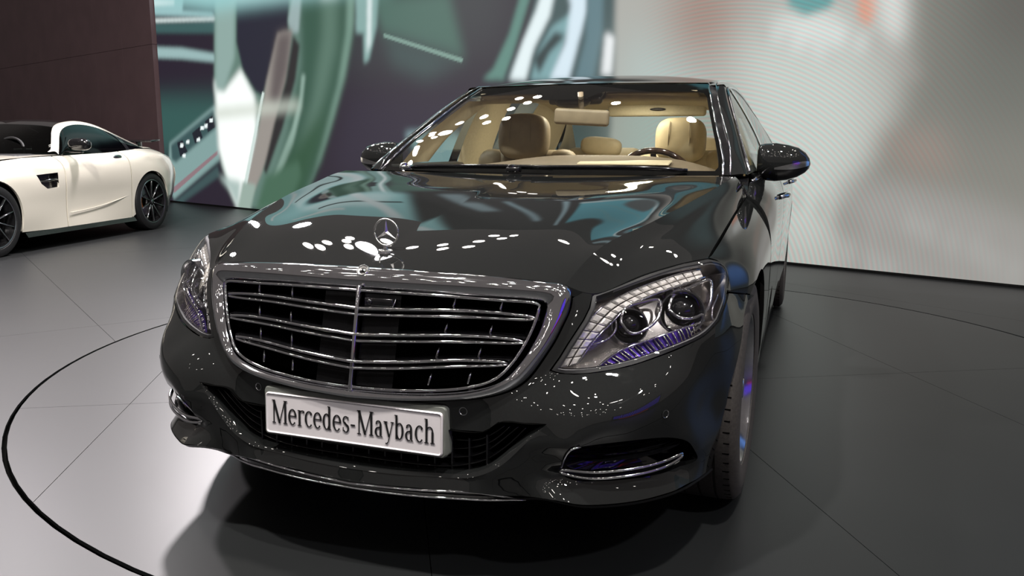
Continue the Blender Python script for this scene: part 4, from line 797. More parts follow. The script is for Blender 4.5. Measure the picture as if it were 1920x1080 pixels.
# standing star ornament
sc=np.array(D['star'][0]);ob=np.array(D['ornbase'][0])
part('hood_ornament',cat(lathe([(0,.020),(.004,.019),(.008,.013),(.012,.007),(.022,.0045)],24,'z',ob+[0,0,-.002])),M['chrome'],SED,auto=40)
OR=bpy.data.objects['hood_ornament']
tilt=Matrix.Rotation(math.radians(0),4,'X')
th=np.linspace(0,2*np.pi,49)[:-1]
part('ornament_ring',tube(np.stack([.0362*np.cos(th)+sc[0],0*th+sc[1],.0362*np.sin(th)+sc[2]],1),.0030,8,True),M['satin'],OR)
part('ornament_star',star3(.0352,.0060,0,sc,tilt,.0052),M['satin'],OR,smooth=False)
part('ornament_stem',tube(np.array([ob+[0,0,.01],sc-[0,0,.037]]),[.0045,.003],8),M['chrome'],OR)
for k in range(14):
    a=2*math.pi*k/14;part('ornament_leaf',ellipsoid(ob+[.0165*math.cos(a),.0165*math.sin(a),.0065],(.0034,.0034,.0022),8,5),M['satin'],OR)
# ---- lower intake ----
e0=crv(D['edgeE'],60);e1=crv(D['edgeF'],60);m_=(e0+e1)/2+[0,-.002,.004]
strip=np.stack([e0,e0+[0,.002,.0035],m_,e1,e1+[0,.04,0]],1)
part('intake_wing',mirrored(gridf(strip)),M['paint'],bumper,auto=40)
it=np.array(D['intop']);back=np.array([[(x,.10+.12*x*x,z)] for x,y,z in e1]).reshape(-1,3)
tp=crv(D['intop'],60)
part('intake_liner',mirrored(cat(gridf(np.stack([tp,tp+[0,.09,0]],0)),gridf(np.stack([tp+[0,.085,.0],e1+[0,.085,0]],0)))),M['void'],bumper)
# curved slats following the wing, level behind the plate
for L in ([(.404,.06,.430),(.377,.06,.409),(.336,.06,.386),(.27,.06,.377),(.12,.045,.374),(0,.042,.374)],[(.418,.06,.430),(.368,.06,.384),(.317,.06,.362),(.27,.06,.353),(.12,.045,.350),(0,.042,.350)],[(.440,.06,.432),(.404,.06,.398),(.361,.06,.362),(.317,.06,.340),(.277,.058,.332),(.12,.045,.327),(0,.042,.327)],[(.460,.06,.432),(.415,.06,.383),(.384,.06,.356),(.353,.058,.335),(.307,.055,.318),(.262,.052,.308),(.12,.042,.303),(0,.040,.303)]):
    c=mir(crv(L[::-1],26));V=np.stack([c+[0,.004,-.006],c+[0,-.002,-.003],c+[0,-.003,.0],c+[0,.0,.003],c+[0,.035,.004]],1)
    part('intake_slat',gridf(V),M['black'],bumper,auto=60)
    part('slat_edge',tube(c+[0,-.004,0],.0018,6),M['black'],bumper.children[-1] if 0 else bpy.data.objects[[o.name for o in bumper.children if o.name.startswith('intake_slat')][-1]])
for k in range(-7,8):
    x=k*.048+.024
    part('intake_web',box((x,.066,.335 if abs(x)<.32 else .36),(.005,.04,.11 if abs(x)<.32 else .09),.001,1),M['black'],bumper,smooth=False)
part('plate_recess',box((0,.055,.41),(.50,.07,.10),.004),M['mblack'],bumper)
# chrome lip with two beads
cu=mir(crv(D['chrome_up'],30));cl=mir(crv(D['chrome_lo'],30))
LPc=part('chrome_lip',tube(cu+[0,-.006,.001],.0042,8,flat=.7),M['chrome'],bumper)
part('lip_bead',tube(cl+[0,-.006,0],.0042,8,flat=.7),M['chrome'],LPc)
part('lip_core',gridf(np.stack([cu+[0,.0,0],cl+[0,0,0],cl+[0,.05,-.004]],0)),M['black'],LPc)
ld=crv(D['lip'],60)
und=np.stack([ld,ld+[0,.02,-.014],ld*[.97,1,1]+[0,.10,-.03],ld*[.9,1,1]+[0,.35,-.035]],0)
part('undertray',mirrored(gridf(und)),M['mblack'],bumper,auto=50)
tipb=crv(D['lip'],17)[:1]
# ---- fog pocket ----
fg=S.pos(crv(list(FG)+[FG[0]],60)[:-1]); fc=fg.mean(0)
inn=fc+(fg-fc)*[.93,1,.86]+np.array([-.02,.055,.0])
liner=gridf(np.stack([fg,fg*.5+inn*.5,inn],0),cv=True); cap=gridf(np.stack([inn,inn*.5+(inn.mean(0)+[0,.01,0])*.5,np.repeat([inn.mean(0)+[0,.012,0]],len(inn),0)],0),cv=True)
for s,b in zip((1,-1),BUMP):
    fl=(lambda v: v) if s>0 else flip
    FP=part('fog_recess',fl(weld(cat(liner,cap))),M['black'],b,auto=40)
    ch=crv(D['fogchrome'],30);n=len(ch);x=np.linspace(-1,1,n);g=.0085*np.sqrt(np.clip(1-np.abs(x)**4,0,1))
    upb=ch+np.stack([0*x,0*x-.012,g+.002],1);lob=ch+np.stack([0*x,0*x-.012,-g+.002],1)
    part('fog_trim',fl(tube(np.concatenate([upb,lob[::-1][1:-1]]),.0042,8,True)),M['chrome'],b)
    for dz in (.030,.048,.064,-.018):
        c=ch[2:-2]+[0,.006+abs(dz)*.25,dz]; part('fog_slat',fl(gridf(np.stack([c+[0,0,-.002],c+[0,-.004,0],c+[0,0,.002],c+[0,.03,.004]],1))),M['black'],b,auto=40)
    part('fog_blade',fl(tube(crv(D['fog'][:4],12)+[0.006,-.001,0],.0025,6)),M['chrome'],b)
for p in D['sensors']:
    for s in (-1,1):
        u=todom([p]);q=S.pos(u)[0];nn=S.nor(u)[0]
        v=lathe([(.001,.0002),(.001,.0088),(.0018,.0095),(.0018,.0108),(-.002,.0114)],24,'z');R_=np.array(Vector((0,0,1)).rotation_difference(Vector(nn)).to_matrix())
        vf=(v[0]@R_.T+q,v[1]);o=part('parking_sensor',vf if s>0 else flip(vf),[M['paint'],M['alloy']],bumper,auto=40)
        for i,f in enumerate(o.data.polygons): f.material_index=1 if (i%4) in (1,2) else 0
# ---- plate with lettering ----
pz=(D['plate'][0][2]+D['plate'][1][2])/2; py=(D['plate'][0][1]+D['plate'][1][1])/2-.004
tl=math.atan2(D['plate'][0][1]-D['plate'][1][1],D['plate'][0][2]-D['plate'][1][2])
PM=Matrix.Translation((0,py,pz))@Matrix.Rotation(-tl,4,'X')
def rrect(w,h,r,n=6):
    P=[]
    for cx,cz,a in ((w/2-r,h/2-r,0),(-w/2+r,h/2-r,90),(-w/2+r,-h/2+r,180),(w/2-r,-h/2+r,270)):
        for k in range(n+1): t=math.radians(a+90*k/n);P.append((cx+r*math.cos(t),cz+r*math.sin(t)))
    return np.array(P)
def slab(loops):   # [(w,h,r,y)] lofted rounded rectangles with a cap
    R=[np.c_[rrect(w,h,r)[:,0],np.full(28,y),rrect(w,h,r)[:,1]] for w,h,r,y in loops];V,F=gridf(np.array(R),cv=True)
    k=len(R)-1;return V,list(F)+[tuple(range(k*28,k*28+28))]
def tf(VF,m): V=np.c_[VF[0],np.ones(len(VF[0]))]@np.array(m).T;return V[:,:3],VF[1]
PH=part('plate_holder',tf(slab([(.536,.134,.012,.035),(.536,.134,.012,.004),(.530,.128,.010,-.002),(.522,.116,.008,-.002)]),PM@Matrix.Translation((0,0,.004))),M['holder'],bumper,auto=35)
PL=part('registration_plate',tf(slab([(.520,.112,.009,.0),(.520,.112,.009,-.006),(.515,.107,.008,-.0085),(.510,.102,.007,-.0065),(.508,.100,.007,-.006)]),PM),M['plate'],bumper,auto=30)
def glyphs():
    G={}
    def arc(cx,cy,rx,ry,a0,a1,wt,wh,n=22,xs=0):
        P=[];Wd=[]
        for k in range(n+1):
            t=math.radians(a0+(a1-a0)*k/n);P.append((cx+rx*math.cos(t),cy+ry*math.sin(t)));Wd.append(wh+(wt-wh)*abs(math.cos(t))**1.4)
        return (P,Wd)
    st=lambda x,y0,y1,w:([(x,y0),(x,y1)],[w,w]); sf=lambda x,y,w:([(x-w/2,y),(x+w/2,y)],[.030,.030])
    T=.085;H=.032
    G['M']=(.80,[st(.13,0,1,.042),([(.13,1),(.40,0)],[.09,.09]),([(.40,.02),(.66,1)],[.035,.035]),st(.68,0,1,T),sf(.13,.015,.17),sf(.12,.985,.16),sf(.68,.015,.20),sf(.69,.985,.18)])
    e=[arc(.22,.345,.155,.33,0,318,T,H),([(.08,.385),(.37,.385)],[H,H])]
    G['e']=(.44,e)
    G['r']=(.35,[st(.12,0,.68,T),arc(.26,.50,.125,.17,160,50,.05,H),arc(.315,.60,.012,.012,0,360,.05,.05,10),sf(.12,.015,.19),sf(.08,.665,.09)])
    G['c']=(.40,[arc(.22,.345,.155,.33,42,318,T,H),arc(.315,.545,.012,.012,0,360,.05,.05,10)])
    G['d']=(.46,[arc(.20,.345,.135,.33,35,325,T,H),st(.33,.0,1.0,T),sf(.30,.985,.10),sf(.37,.015,.10)])
    G['s']=(.36,[arc(.185,.505,.105,.165,40,260,.06,H),arc(.185,.170,.115,.165,80,-140,.075,H),([(.115,.42),(.265,.25)],[.075,.075]),([(.295,.50),(.295,.65)],[.03,.03]),([(.07,.03),(.07,.2)],[.03,.03])])
    G['-']=(.30,[([(.05,.33),(.25,.33)],[.065,.065])])
    G['a']=(.43,[st(.29,.06,.52,T),arc(.19,.50,.10,.165,0,150,.07,H),arc(.19,.20,.115,.19,60,300,T,H),([(.20,.40),(.29,.42)],[H,H]),arc(.345,.08,.055,.07,180,300,.06,H),arc(.11,.545,.012,.012,0,360,.05,.05,10)])
    G['y']=(.44,[([(.07,.68),(.235,.03)],[T,.07]),([(.39,.68),(.20,-.16),(.14,-.24),(.08,-.25)],[H,H,.04,.06]),sf(.08,.665,.18),sf(.38,.665,.15)])
    G['b']=(.46,[st(.12,.0,1.0,T),arc(.25,.345,.135,.33,145,-145,T,H),sf(.08,.985,.10)])
    G['h']=(.50,[st(.12,0,1.0,T),arc(.25,.46,.125,.215,170,0,.06,H),st(.375,0,.47,T),sf(.12,.015,.19),sf(.375,.015,.19),sf(.08,.985,.10)])
    return G
GL=glyphs()
def ribbon(P,Wd):
    P=np.array(P,float);T=np.gradient(P,axis=0);T/=np.linalg.norm(T,axis=1)[:,None]+1e-9;Nn=np.c_[-T[:,1],T[:,0]];w=np.array(Wd)[:,None]/2
    a=P+Nn*w;b=P-Nn*w;V=[];F=[]
    V=np.concatenate([np.c_[a[:,0],np.full(len(a),-.0012),a[:,1]],np.c_[b[:,0],np.full(len(b),-.0012),b[:,1]],np.c_[a[:,0],np.zeros(len(a)),a[:,1]],np.c_[b[:,0],np.zeros(len(b)),b[:,1]]]);n=len(P)
    for i in range(n-1): F+= [(i,i+1,n+i+1,n+i),(2*n+i,2*n+i+1,i+1,i),(n+i,n+i+1,3*n+i+1,3*n+i)]
    return V,F
txt='Mercedes-Maybach';H_=.0625;wid=sum(GL[c][0] for c in txt);sx=.484/wid;x=-.242
for c in txt:
    adv,stk=GL[c];v,f=cat(*[ribbon(*q) for q in stk]);v=v*[sx,1,H_]+[x,-.0068,-.0255];x+=adv*sx
    part('letter',tf((v,f),PM),M['ink'],PL,smooth=False)
print('front ok')
# ---- flank: doors, rear quarter ----
SEC={1.30:[(.944,.79),(.953,.71),(.952,.55),(.945,.42),(.933,.30),(.915,.20)],
1.485:[(.8475,.931),(.875,.919),(.904,.893),(.928,.855),(.944,.800),(.953,.71),(.952,.55),(.945,.42),(.932,.30),(.912,.20)],
1.62:[(.846,.975),(.875,.950),(.905,.912),(.930,.865),(.945,.805),(.952,.71),(.951,.55),(.944,.42),(.931,.30),(.911,.20)],
2.1:[(.868,.998),(.905,.960),(.935,.905),(.948,.84),(.950,.72),(.946,.55),(.938,.42),(.928,.30),(.91,.20)],
2.7:[(.878,1.004),(.915,.966),(.942,.910),(.953,.84),(.953,.72),(.947,.55),(.938,.42),(.928,.30),(.91,.20)],
3.4:[(.880,1.014),(.917,.976),(.945,.920),(.956,.85),(.956,.72),(.950,.55),(.941,.42),(.930,.30),(.91,.20)],
4.1:[(.878,1.026),(.915,.988),(.943,.930),(.957,.85),(.958,.72),(.956,.58),(.950,.45),(.938,.32),(.915,.20)],
4.7:[(.850,1.030),(.890,.990),(.920,.930),(.937,.85),(.940,.72),(.937,.58),(.928,.45),(.910,.32),(.885,.22)],
5.1:[(.790,1.030),(.830,.985),(.862,.920),(.880,.84),(.884,.72),(.878,.58),(.866,.45),(.845,.33),(.815,.25)],
5.36:[(.690,1.025),(.735,.975),(.770,.91),(.790,.83),(.795,.72),(.786,.58),(.770,.45),(.745,.34),(.715,.28)]}
FLK=Flat([(x,y,z) for y,L in SEC.items() for x,z in L])
by=sorted(y for y in SEC if y>1.4)
belt=lambda y: float(np.interp(y,by,[SEC[q][0][1] for q in by]))
KY=Flat.KY
RC=(4.225,.352);RR=.385
def flankpanel(name,y0,y1,archc=None,sill=.205):
    n=9;P=[(y,belt(y)-.002) for y in np.linspace(y0,y1,n)]
    P+= [(y1,z) for z in np.linspace(belt(y1),sill,12)[1:-1]]
    if archc is None: P+=[(y,sill) for y in np.linspace(y1,y0,8)]
    else:
        a0=math.asin((sill-archc[1])/RR)
        P+=[(y1,sill)]+[(archc[0]+RR*math.cos(a),archc[1]+RR*math.sin(a)) for a in np.linspace(a0,math.pi-a0,40)]
        P+=[(y0,sill)]
    P+=[(y0,z) for z in np.linspace(sill,belt(y0),12)[1:-1]]
    P=np.array(P)*[KY,1]; P=dedupe(P)
    return skinpanel(name,FLK,inset(P,.0018)[::-1],[],M['paint'],SED,.03,hb=.016,fl=.02)
FD=flankpanel('front_door',1.475,2.62); RD=flankpanel('rear_door',2.626,3.80); QP=flankpanel('rear_quarter_panel',3.806,5.34,RC)
sk=np.array([[(.905,1.25,.205),(.91,2,.20),(.91,3,.20),(.912,3.84,.205)],[(.880,1.25,.165),(.885,2,.16),(.885,3,.16),(.885,3.84,.165)],[(.80,1.25,.16),(.8,2,.155),(.8,3,.155),(.80,3.84,.16)]])
both('sill',surf(sk,8,20),M['mblack'],SED)
# door handle seen past the mirror
for s,d in zip((1,-1),FD):
    hv=cat(tube(crv([(.948,2.30,.875),(.972,2.34,.882),(.978,2.42,.884),(.972,2.50,.882),(.950,2.54,.876)],14),[.010]*3+[.013]*8+[.010]*3,8)); part('door_handle',hv if s>0 else flip(hv),M['chrome'],d)
for s,d in zip((1,-1),RD):
    hv=cat(tube(crv([(.952,3.50,.895),(.976,3.54,.902),(.982,3.60,.904),(.976,3.68,.902),(.952,3.72,.896)],14),.011,8)); part('door_handle',hv if s>0 else flip(hv),M['chrome'],d)
# tail
tail=[[(0,5.42,.95),(.35,5.415,.95),(.60,5.38,.955),(.70,5.345,.96)],[(0,5.45,.80),(.38,5.44,.80),(.65,5.40,.80),(.79,5.34,.80)],[(0,5.46,.60),(.38,5.455,.6),(.66,5.41,.6),(.785,5.345,.6)],[(0,5.45,.42),(.38,5.44,.42),(.66,5.40,.42),(.77,5.345,.42)],[(0,5.38,.25),(.38,5.37,.25),(.62,5.34,.26),(.715,5.32,.28)]]
part('rear_bumper',mirrored(surf(tail,16,16)),M['paint'],SED)
dk=[[(0,4.74,1.075),(.35,4.72,1.07),(.62,4.68,1.055),(.80,4.62,1.035),(.852,4.68,1.028)],[(0,5.0,1.06),(.35,5.0,1.058),(.62,5.0,1.05),(.76,5.0,1.035),(.80,5.06,1.03)],[(0,5.38,1.03),(.33,5.375,1.028),(.55,5.36,1.02),(.66,5.34,1.01),(.70,5.34,1.02)],[(0,5.42,.95),(.33,5.415,.95),(.55,5.39,.95),(.66,5.36,.95),(.70,5.345,.96)]]
part('boot_lid',mirrored(surf(dk,14,16)),M['paint'],SED,auto=40)
# ---- greenhouse ----
we=np.array(D['ws_edge']);wm=np.array(D['ws_mid'])
def wsrow(c,e,p=2.2):
    return [np.array([e[0]*s,c[1]+(e[1]-c[1])*s**p,c[2]+(e[2]-c[2])*s**p]) for s in (0,.35,.65,.87,1)]
WS=tens([wsrow(wm[i],we[i]) for i in range(6)],25,29)   # half screen, t upward, a outward
def full(G): return np.concatenate([G[:,::-1]*[-1,1,1],G[:,1:]],1)
WSF=full(WS);nt,na=WSF.shape[:2]
part('windscreen',gridf(WSF),M['screenglass'],SED)
dW=np.gradient(WSF,axis=1);dT=np.gradient(WSF,axis=0);WN=np.cross(dW,dT);WN/=np.linalg.norm(WN,axis=2)[...,None]   # outward
def bil(G,u):
    u=np.atleast_2d(u);a=np.clip((u[:,0]+1)/2,0,1)*(G.shape[1]-1);t=np.clip(u[:,1],0,1)*(G.shape[0]-1)
    i=np.clip(a.astype(int),0,G.shape[1]-2);j=np.clip(t.astype(int),0,G.shape[0]-2);fa=(a-i)[:,None];ft=(t-j)[:,None]
    return (G[j,i]*(1-fa)+G[j,i+1]*fa)*(1-ft)+(G[j+1,i]*(1-fa)+G[j+1,i+1]*fa)*ft
wsp=lambda u,off=0: bil(WSF,u)+bil(WN,u)*off
ip=[(-.955,.05),(.955,.05),(.974,.09),(.978,.5),(.974,.80),(.95,.855),(.88,.878),(.20,.884),(.155,.872),(.10,.80),(.05,.775),(-.22,.770),(-.27,.79),(-.32,.862),(-.40,.874),(-.88,.868),(-.95,.845),(-.974,.78),(-.978,.5),(-.974,.09)]
Pf,Ff,_l=trim([(-1,0),(1,0),(1,1),(-1,1)],[ip],.04,.025)
part('screen_frit',(wsp(Pf,-.003),[tuple(f) for f in Ff]),M['frit'],SED)
part('screen_seal',tube(np.concatenate([we+[.004,-.004,.002]]),.0045,6),M['chrome'],SED);part('screen_seal',flip(tube(we+[.004,-.004,.002],.0045,6)),M['chrome'],SED)
# A pillar and cant rail
p2=np.array(D['pil2']);wi=np.array(D['win']);wi2=crv(wi,12);p22=crv(p2,12);w12=crv(we[[0,1,2,3,5]],12)
roofc=[(0,wm[5][1]+.02,wm[5][2]+.006),(0,2.6,1.470),(0,3.0,1.492),(0,3.35,1.487),(0,3.7,1.462),(0,4.0,1.415)]
roofe=[tuple(we[5]+[0,.02,.008]),(.585,2.66,1.440),(.578,3.0,1.455),(.578,3.35,1.450),(.580,3.7,1.425),(.588,4.0,1.375)]
rail1=[(p2[-1][0]-.004,2.345,1.408),(.622,2.66,1.432),(.616,3.0,1.446),(.616,3.35,1.442),(.618,3.7,1.416),(.625,4.0,1.368)]
rail2=[tuple(wi[-1]),(.655,2.70,1.405),(.645,3.05,1.418),(.648,3.4,1.408),(.662,3.75,1.366),(.690,4.0,1.30)]
rf=[]
for c,e in zip(roofc,roofe):
    c=np.array(c);e=np.array(e);rf.append([c+(e-c)*[s,s**2,s**2.4] for s in (0,.4,.75,.93,1)])
RG=tens(rf,40,22)
part('roof',mirrored(cat(gridf(RG),gridf(np.stack([RG[0],RG[0]+[0,.016,-.006]],0)),gridf(np.stack([RG[:,-1],RG[:,-1]-[0,0,.02]],0)))),M['paint'],SED,auto=40)
r1=crv(rail1,24);r2=crv(rail2,24);re_=crv(roofe,24)
def push(a,b,k,ax): m=(a+b)/2; m=m+np.array(ax)*k; return m
pil=np.stack([p22,push(p22,wi2,.010,(.7,-.5,.5)),wi2,wi2+[-.01,.03,-.01]],1)
ra=np.stack([r1,push(r1,r2,.012,(.8,0,.6)),r2,r2+[-.02,0,-.012]],1)
PIL=both('a_pillar',cat(surf(pil,24,10),surf(ra,40,10)),M['paint'],SED)
both('pillar_gap_strip',cat(surf(np.stack([w12+[.002,0,-.006],p22+[-.002,0,-.008]],1),20,3),surf(np.stack([re_+[0,0,-.012],r1+[0,0,-.012]],1),30,3)),M['black'],SED)
both('pillar_bead',tube(np.concatenate([p22,r1[1:]])+[-.001,-.001,.001],.0028,6),M['chrome'],SED)
# side glass and frames
def beltp(y): return FLK.pos([[y*KY,belt(y)-.004]])[0]
ys=np.linspace(1.66,4.42,34)
topr=np.concatenate([wi,np.array(rail2)[1:],np.array([(.735,4.25,1.18),(.775,4.42,1.075)])]);tt=topr[np.argsort(topr[:,1])]
tops=np.stack([np.interp(ys,tt[:,1],tt[:,k]) for k in range(3)],1);bots=np.array([beltp(y)+[-.012,0,.004] for y in ys])
SG=[]
for a,b in zip(bots,tops):
    SG.append([a+(b-a)*s+np.array([.018,0,0])*math.sin(math.pi*s) for s in (0,.33,.66,1)])
SGG=tens(SG,70,12)
yy=np.linspace(1.66,4.42,70)
def gl(a,b): return (SGG[(yy>=a)&(yy<=b)])
both('front_side_glass',gridf(gl(1.66,2.60)),M['sideglass'],SED);both('rear_side_glass',gridf(gl(2.66,3.78)),M['sideglass'],SED);both('quarter_glass',gridf(gl(3.84,4.42)),M['sideglass'],SED)
both('b_pillar',gridf(gl(2.56,2.70)+[.004,0,0]),M['black'],SED);both('c_post',gridf(gl(3.74,3.88)+[.004,0,0]),M['black'],SED)
both('window_frame_trim',tube(np.concatenate([SGG[::3,-1]])+[.006,0,.0],.006,6),M['alloy'],SED)
both('belt_trim',tube(SGG[::3,0]+[.012,0,-.001],.007,6),M['alloy'],SED)
# C pillar and rear screen
rwm=[(0,4.02,1.405),(0,4.25,1.30),(0,4.50,1.18),(0,4.72,1.08)];rwe=[(.588,4.04,1.362),(.630,4.25,1.27),(.672,4.48,1.165),(.70,4.64,1.07)]
RW=tens([wsrow(np.array(a),np.array(b),2.0) for a,b in zip(rwm,rwe)],14,16)
part('rear_screen',gridf(full(RW)),M['screenglass'],SED)
cp=np.stack([crv(rwe,12),push(crv(rwe,12),crv([(.690,4.0,1.30),(.735,4.25,1.18),(.775,4.42,1.075),(.852,4.66,1.03)],12),.02,(.8,.2,.6)),crv([(.690,4.0,1.30),(.735,4.25,1.18),(.775,4.42,1.075),(.852,4.66,1.03)],12)],1)
both('c_pillar',surf(cp,16,10),M['paint'],SED)
# cowl between hood and screen, cowl corners
ce_=np.array(D['crease'])[-1];hcx_=np.array(D['hoodc'])[-1];sh_=np.array(D['shut'])[-1]
cw=[]
for s in (0,.3,.6,.85,1):
    a=hcx_*(1-s**2)+ce_*s**2;a[0]=ce_[0]*s;b=wsrow(wm[0],we[0])[0]*(1-s**2.2)+we[0]*s**2.2;b[0]=we[0][0]*s
    cw.append([a-[0,.01,.022],(a+b)/2-[0,0,.02],b-[0,.0,.006],b+[0,.12,-.10]])
part('cowl',mirrored(surf(cw,30,10)),M['black'],SED)
ec=[[ce_-[0,.0,.012],(ce_+sh_)/2+[.01,0,-.004],sh_-[0,0,.01]],[ (.80,1.50,.997),(.833,1.47,.962),(.852,1.46,.925)],[tuple(we[0]+[.0,.03,-.004]),tuple(p2[0]+[.0,.04,-.01]),(.846,1.64,.990)]]
both('cowl_corner',surf(ec,14,12),M['black'],SED)
ap=[[tuple(we[0]),tuple(p2[0]),tuple(wi[0]+[0,0,-.005])],[tuple(we[0]+[0,.1,-.06]),tuple(p2[0]+[0,.1,-.06]),tuple(wi[0]+[0,.1,-.06])]]
both('pillar_foot',surf(ap,6,8),M['black'],SED)
# wipers
for nm,pts in (('wiper',[(-.62,1.52,1.012),(-.30,1.44,1.021),(.02,1.42,1.022),(.10,1.42,1.020)]),('wiper',[(.02,1.395,1.022),(.3,1.43,1.024),(.52,1.48,1.02),(.62,1.53,1.012)])):
    c=crv(pts,24)+[0,-.005,.006];w=part(nm,tube(c,.0055,6,flat=1.4),M['black'],SED);part('wiper_blade',gridf(np.stack([c+[0,.006,.004],c+[0,.014,-.012]],0)),M['mblack'],w)
for x,y in ((-.575,1.475),(-.055,1.40)):
    w=part('wiper_pivot',cat(box((x,y,1.016),(.055,.05,.022),.008,3),lathe([(0,.016),(.012,.016),(.016,.010),(.017,.001)],16,'z',(x-.012,y,1.02))),M['chrome'] if x<-.3 else M['black'],SED,auto=40)
# mirrors
ms=[(.858,.060,.056,1.047,1.955),(.866,.072,.066,1.047,1.955),(.885,.078,.072,1.046,1.953),(.93,.081,.076,1.045,1.952),(.98,.074,.074,1.044,1.953),(1.02,.062,.066,1.045,1.957),(1.05,.042,.05,1.043,1.963),(1.066,.022,.03,1.040,1.97),(1.0705,.004,.008,1.038,1.974)]
R=[]
for x,rz,ry,zc,yc in ms:
    r=[]
    for t in np.linspace(0,2*np.pi,28)[:-1]:
        c,s_=math.cos(t),math.sin(t);ex=2/2.5;f=lambda v:math.copysign(abs(v)**ex,v)
        yb=ry*f(c)*(1.15 if c<0 else .55);r.append((x,yc+yb,zc+rz*f(s_)))
    R.append(r)
MV,MF=gridf(R,cv=True);MF=list(MF)+[tuple(range(27))]
MIR=both('door_mirror',(MV,MF),M['paint'],SED,auto=50)
for s,m_ in zip((1,-1),MIR):
    fl=(lambda v:v) if s>0 else flip
    ind=np.array([[(x,yc-ry*1.15*max(0,1-abs((z-zc)/rz)**2.5)**.4-.004,z) for z in (zz-w_,zz,zz+w_)] for (x,rz,ry,zc,yc),zz,w_ in zip(ms[3:8],(1.020,1.026,1.033,1.039,1.041),(.004,.010,.013,.012,.008))])
    part('indicator',fl(surf(ind,14,5)),M['satin'],m_)
    part('mirror_glass',fl(box((.955,2.0,1.045),(.15,.006,.11),.002)),M['chrome'],m_)
    part('mirror_foot',fl(tube(crv([(.838,1.90,.975),(.868,1.915,.982),(.91,1.935,.984),(.98,1.95,.975)],10),[.030,.026,.022,.020,.020,.018,.017,.015,.012,.006],10,flat=.75)),M['black'],m_)
# ---- wheels ----
def wheel(name,c,steer,s):
    tp=[(-.118,.235),(-.124,.265),(-.126,.30),(-.120,.330),(-.108,.345),(-.100,.349)]
    for k in range(4):
        x0=-.085+k*.048;tp+=[(x0-.004,.351),(x0-.003,.343),(x0+.003,.343),(x0+.004,.351)]
    tp+=[(.100,.349),(.108,.345),(.120,.330),(.126,.30),(.124,.265),(.118,.240),(.10,.236)]
    root=part(name,lathe(tp,96),M['rubber'],SED,auto=35)
    ty=root
    gr=[]
    for k in range(64):
        a=2*math.pi*k/64
        for x in (-.092,.092):
            v,f=box((x,0,.3452),(.022,.004,.009),0);m=np.array(Matrix.Rotation(a,3,'X'));gr.append((v@m.T,f))
    o=part('tread_sipes',cat(*gr),M['void'],root,smooth=False);o['kind']='stuff'
    part('rim_barrel',lathe([(-.11,.236),(-.10,.228),(.0,.215),(.085,.222),(.104,.236),(.112,.243),(.116,.240),(.114,.232),(.10,.224),(.088,.214)],72),M['alloy'],root,auto=40)
    part('rim_disc',lathe([(.088,.214),(.082,.17),(.090,.12),(.096,.08),(.096,.045),(.100,.035),(.102,.0005)],72),M['alloy'],root,auto=40)
    for k in range(20):
        a=2*math.pi*k/20;m=np.array(Matrix.Rotation(a,3,'X'));v,f=ellipsoid((.083,0,.180),(.006,.018,.030),12,6);part('rim_hole',(v@m.T,f),M['void'],root)
    part('centre_cap',lathe([(.100,.034),(.106,.030),(.108,.0005)],24),M['chrome'],root)
    for o in [root]:
        o.matrix_parent_inverse=Matrix.Translation(-Vector((0,2.7,0)))
        o.location=c;o.rotation_euler=(0,0,steer if s>0 else math.pi+steer)
for s in (1,-1):
    wheel('front_wheel',(s*.812,.862,.3532),math.radians(-1.0),s); wheel('rear_wheel',(s*.815,4.225,.3532),0,s)
for s in (1,-1):
    for yc,zc in ((.862,.352),(4.225,.352)):
        a=np.linspace(-.45,math.pi+.45,30);o=[(s*float(np.interp(t,[1.7,2.1],[.935,.82])),yc+.393*math.cos(t),zc+.393*math.sin(t)) for t in a];i=[(s*.55,yc+.40*math.cos(t),zc+.40*math.sin(t)) for t in a]
        part('wheel_arch_liner',gridf(np.array([o,i])),M['void'],SED)
part('underbody',box((0,2.75,.185),(1.58,4.6,.06),.02),M['void'],SED)
part('engine_bay',box((0,.80,.50),(1.10,.80,.50),.05),M['void'],SED)
part('bulkhead',box((0,1.55,.60),(1.50,.04,.72),.01),M['void'],SED)
# ---- cabin ----
# A pillar trim
for_cream=crv([(.720,1.687,1.022),(.700,1.760,1.084),(.680,1.845,1.145),(.634,2.048,1.253),(.594,2.215,1.335)],10)
ci=for_cream+[.004,.012,-.004];tr=np.stack([ci,ci+[.004,.07,.004],ci+[.004,.19,.010],ci+[.002,.31,.012],ci+[.025,.335,.012]],1)
both('a_pillar_trim',surf(tr,24,12),M['cream'],SED)
hl=RG*[.97,1,1]-[0,0,.055];hl=hl[3:]
part('headliner',mirrored(gridf(hl)),M['creamlit'],SED)
hs=np.stack([np.r_[[WS[24,j]+np.array([0,.02,-.010]) for j in range(0,29,4)]],np.r_[[WS[22,j]+np.array([0,.07,-.034]) for j in range(0,29,4)]],np.r_[[WS[22,j]+np.array([0,.34,-.005]) for j in range(0,29,4)]]],0)
part('header_trim',mirrored(surf(hs,10,20)),M['cream'],SED)
cr=np.stack([r2*[.965,1,1]-[0,0,.03],re_*[.93,1,1]-[0,0,.07]],1);both('roof_side_trim',gridf(cr),M['creamlit'],SED)
for s in (1,-1):
    part('sun_visor',box((s*.33,2.34,1.352),(.44,.16,.016),.007,3,Matrix.Rotation(math.radians(-8),4,'X')),M['tan'],SED)
part('overhead_console',cat(box((-.03,2.27,1.352),(.27,.16,.045),.018,3,Matrix.Rotation(math.radians(22),4,'X')),ellipsoid((-.03,2.17,1.318),(.09,.05,.030),16,8)),M['brown'],SED,auto=50)
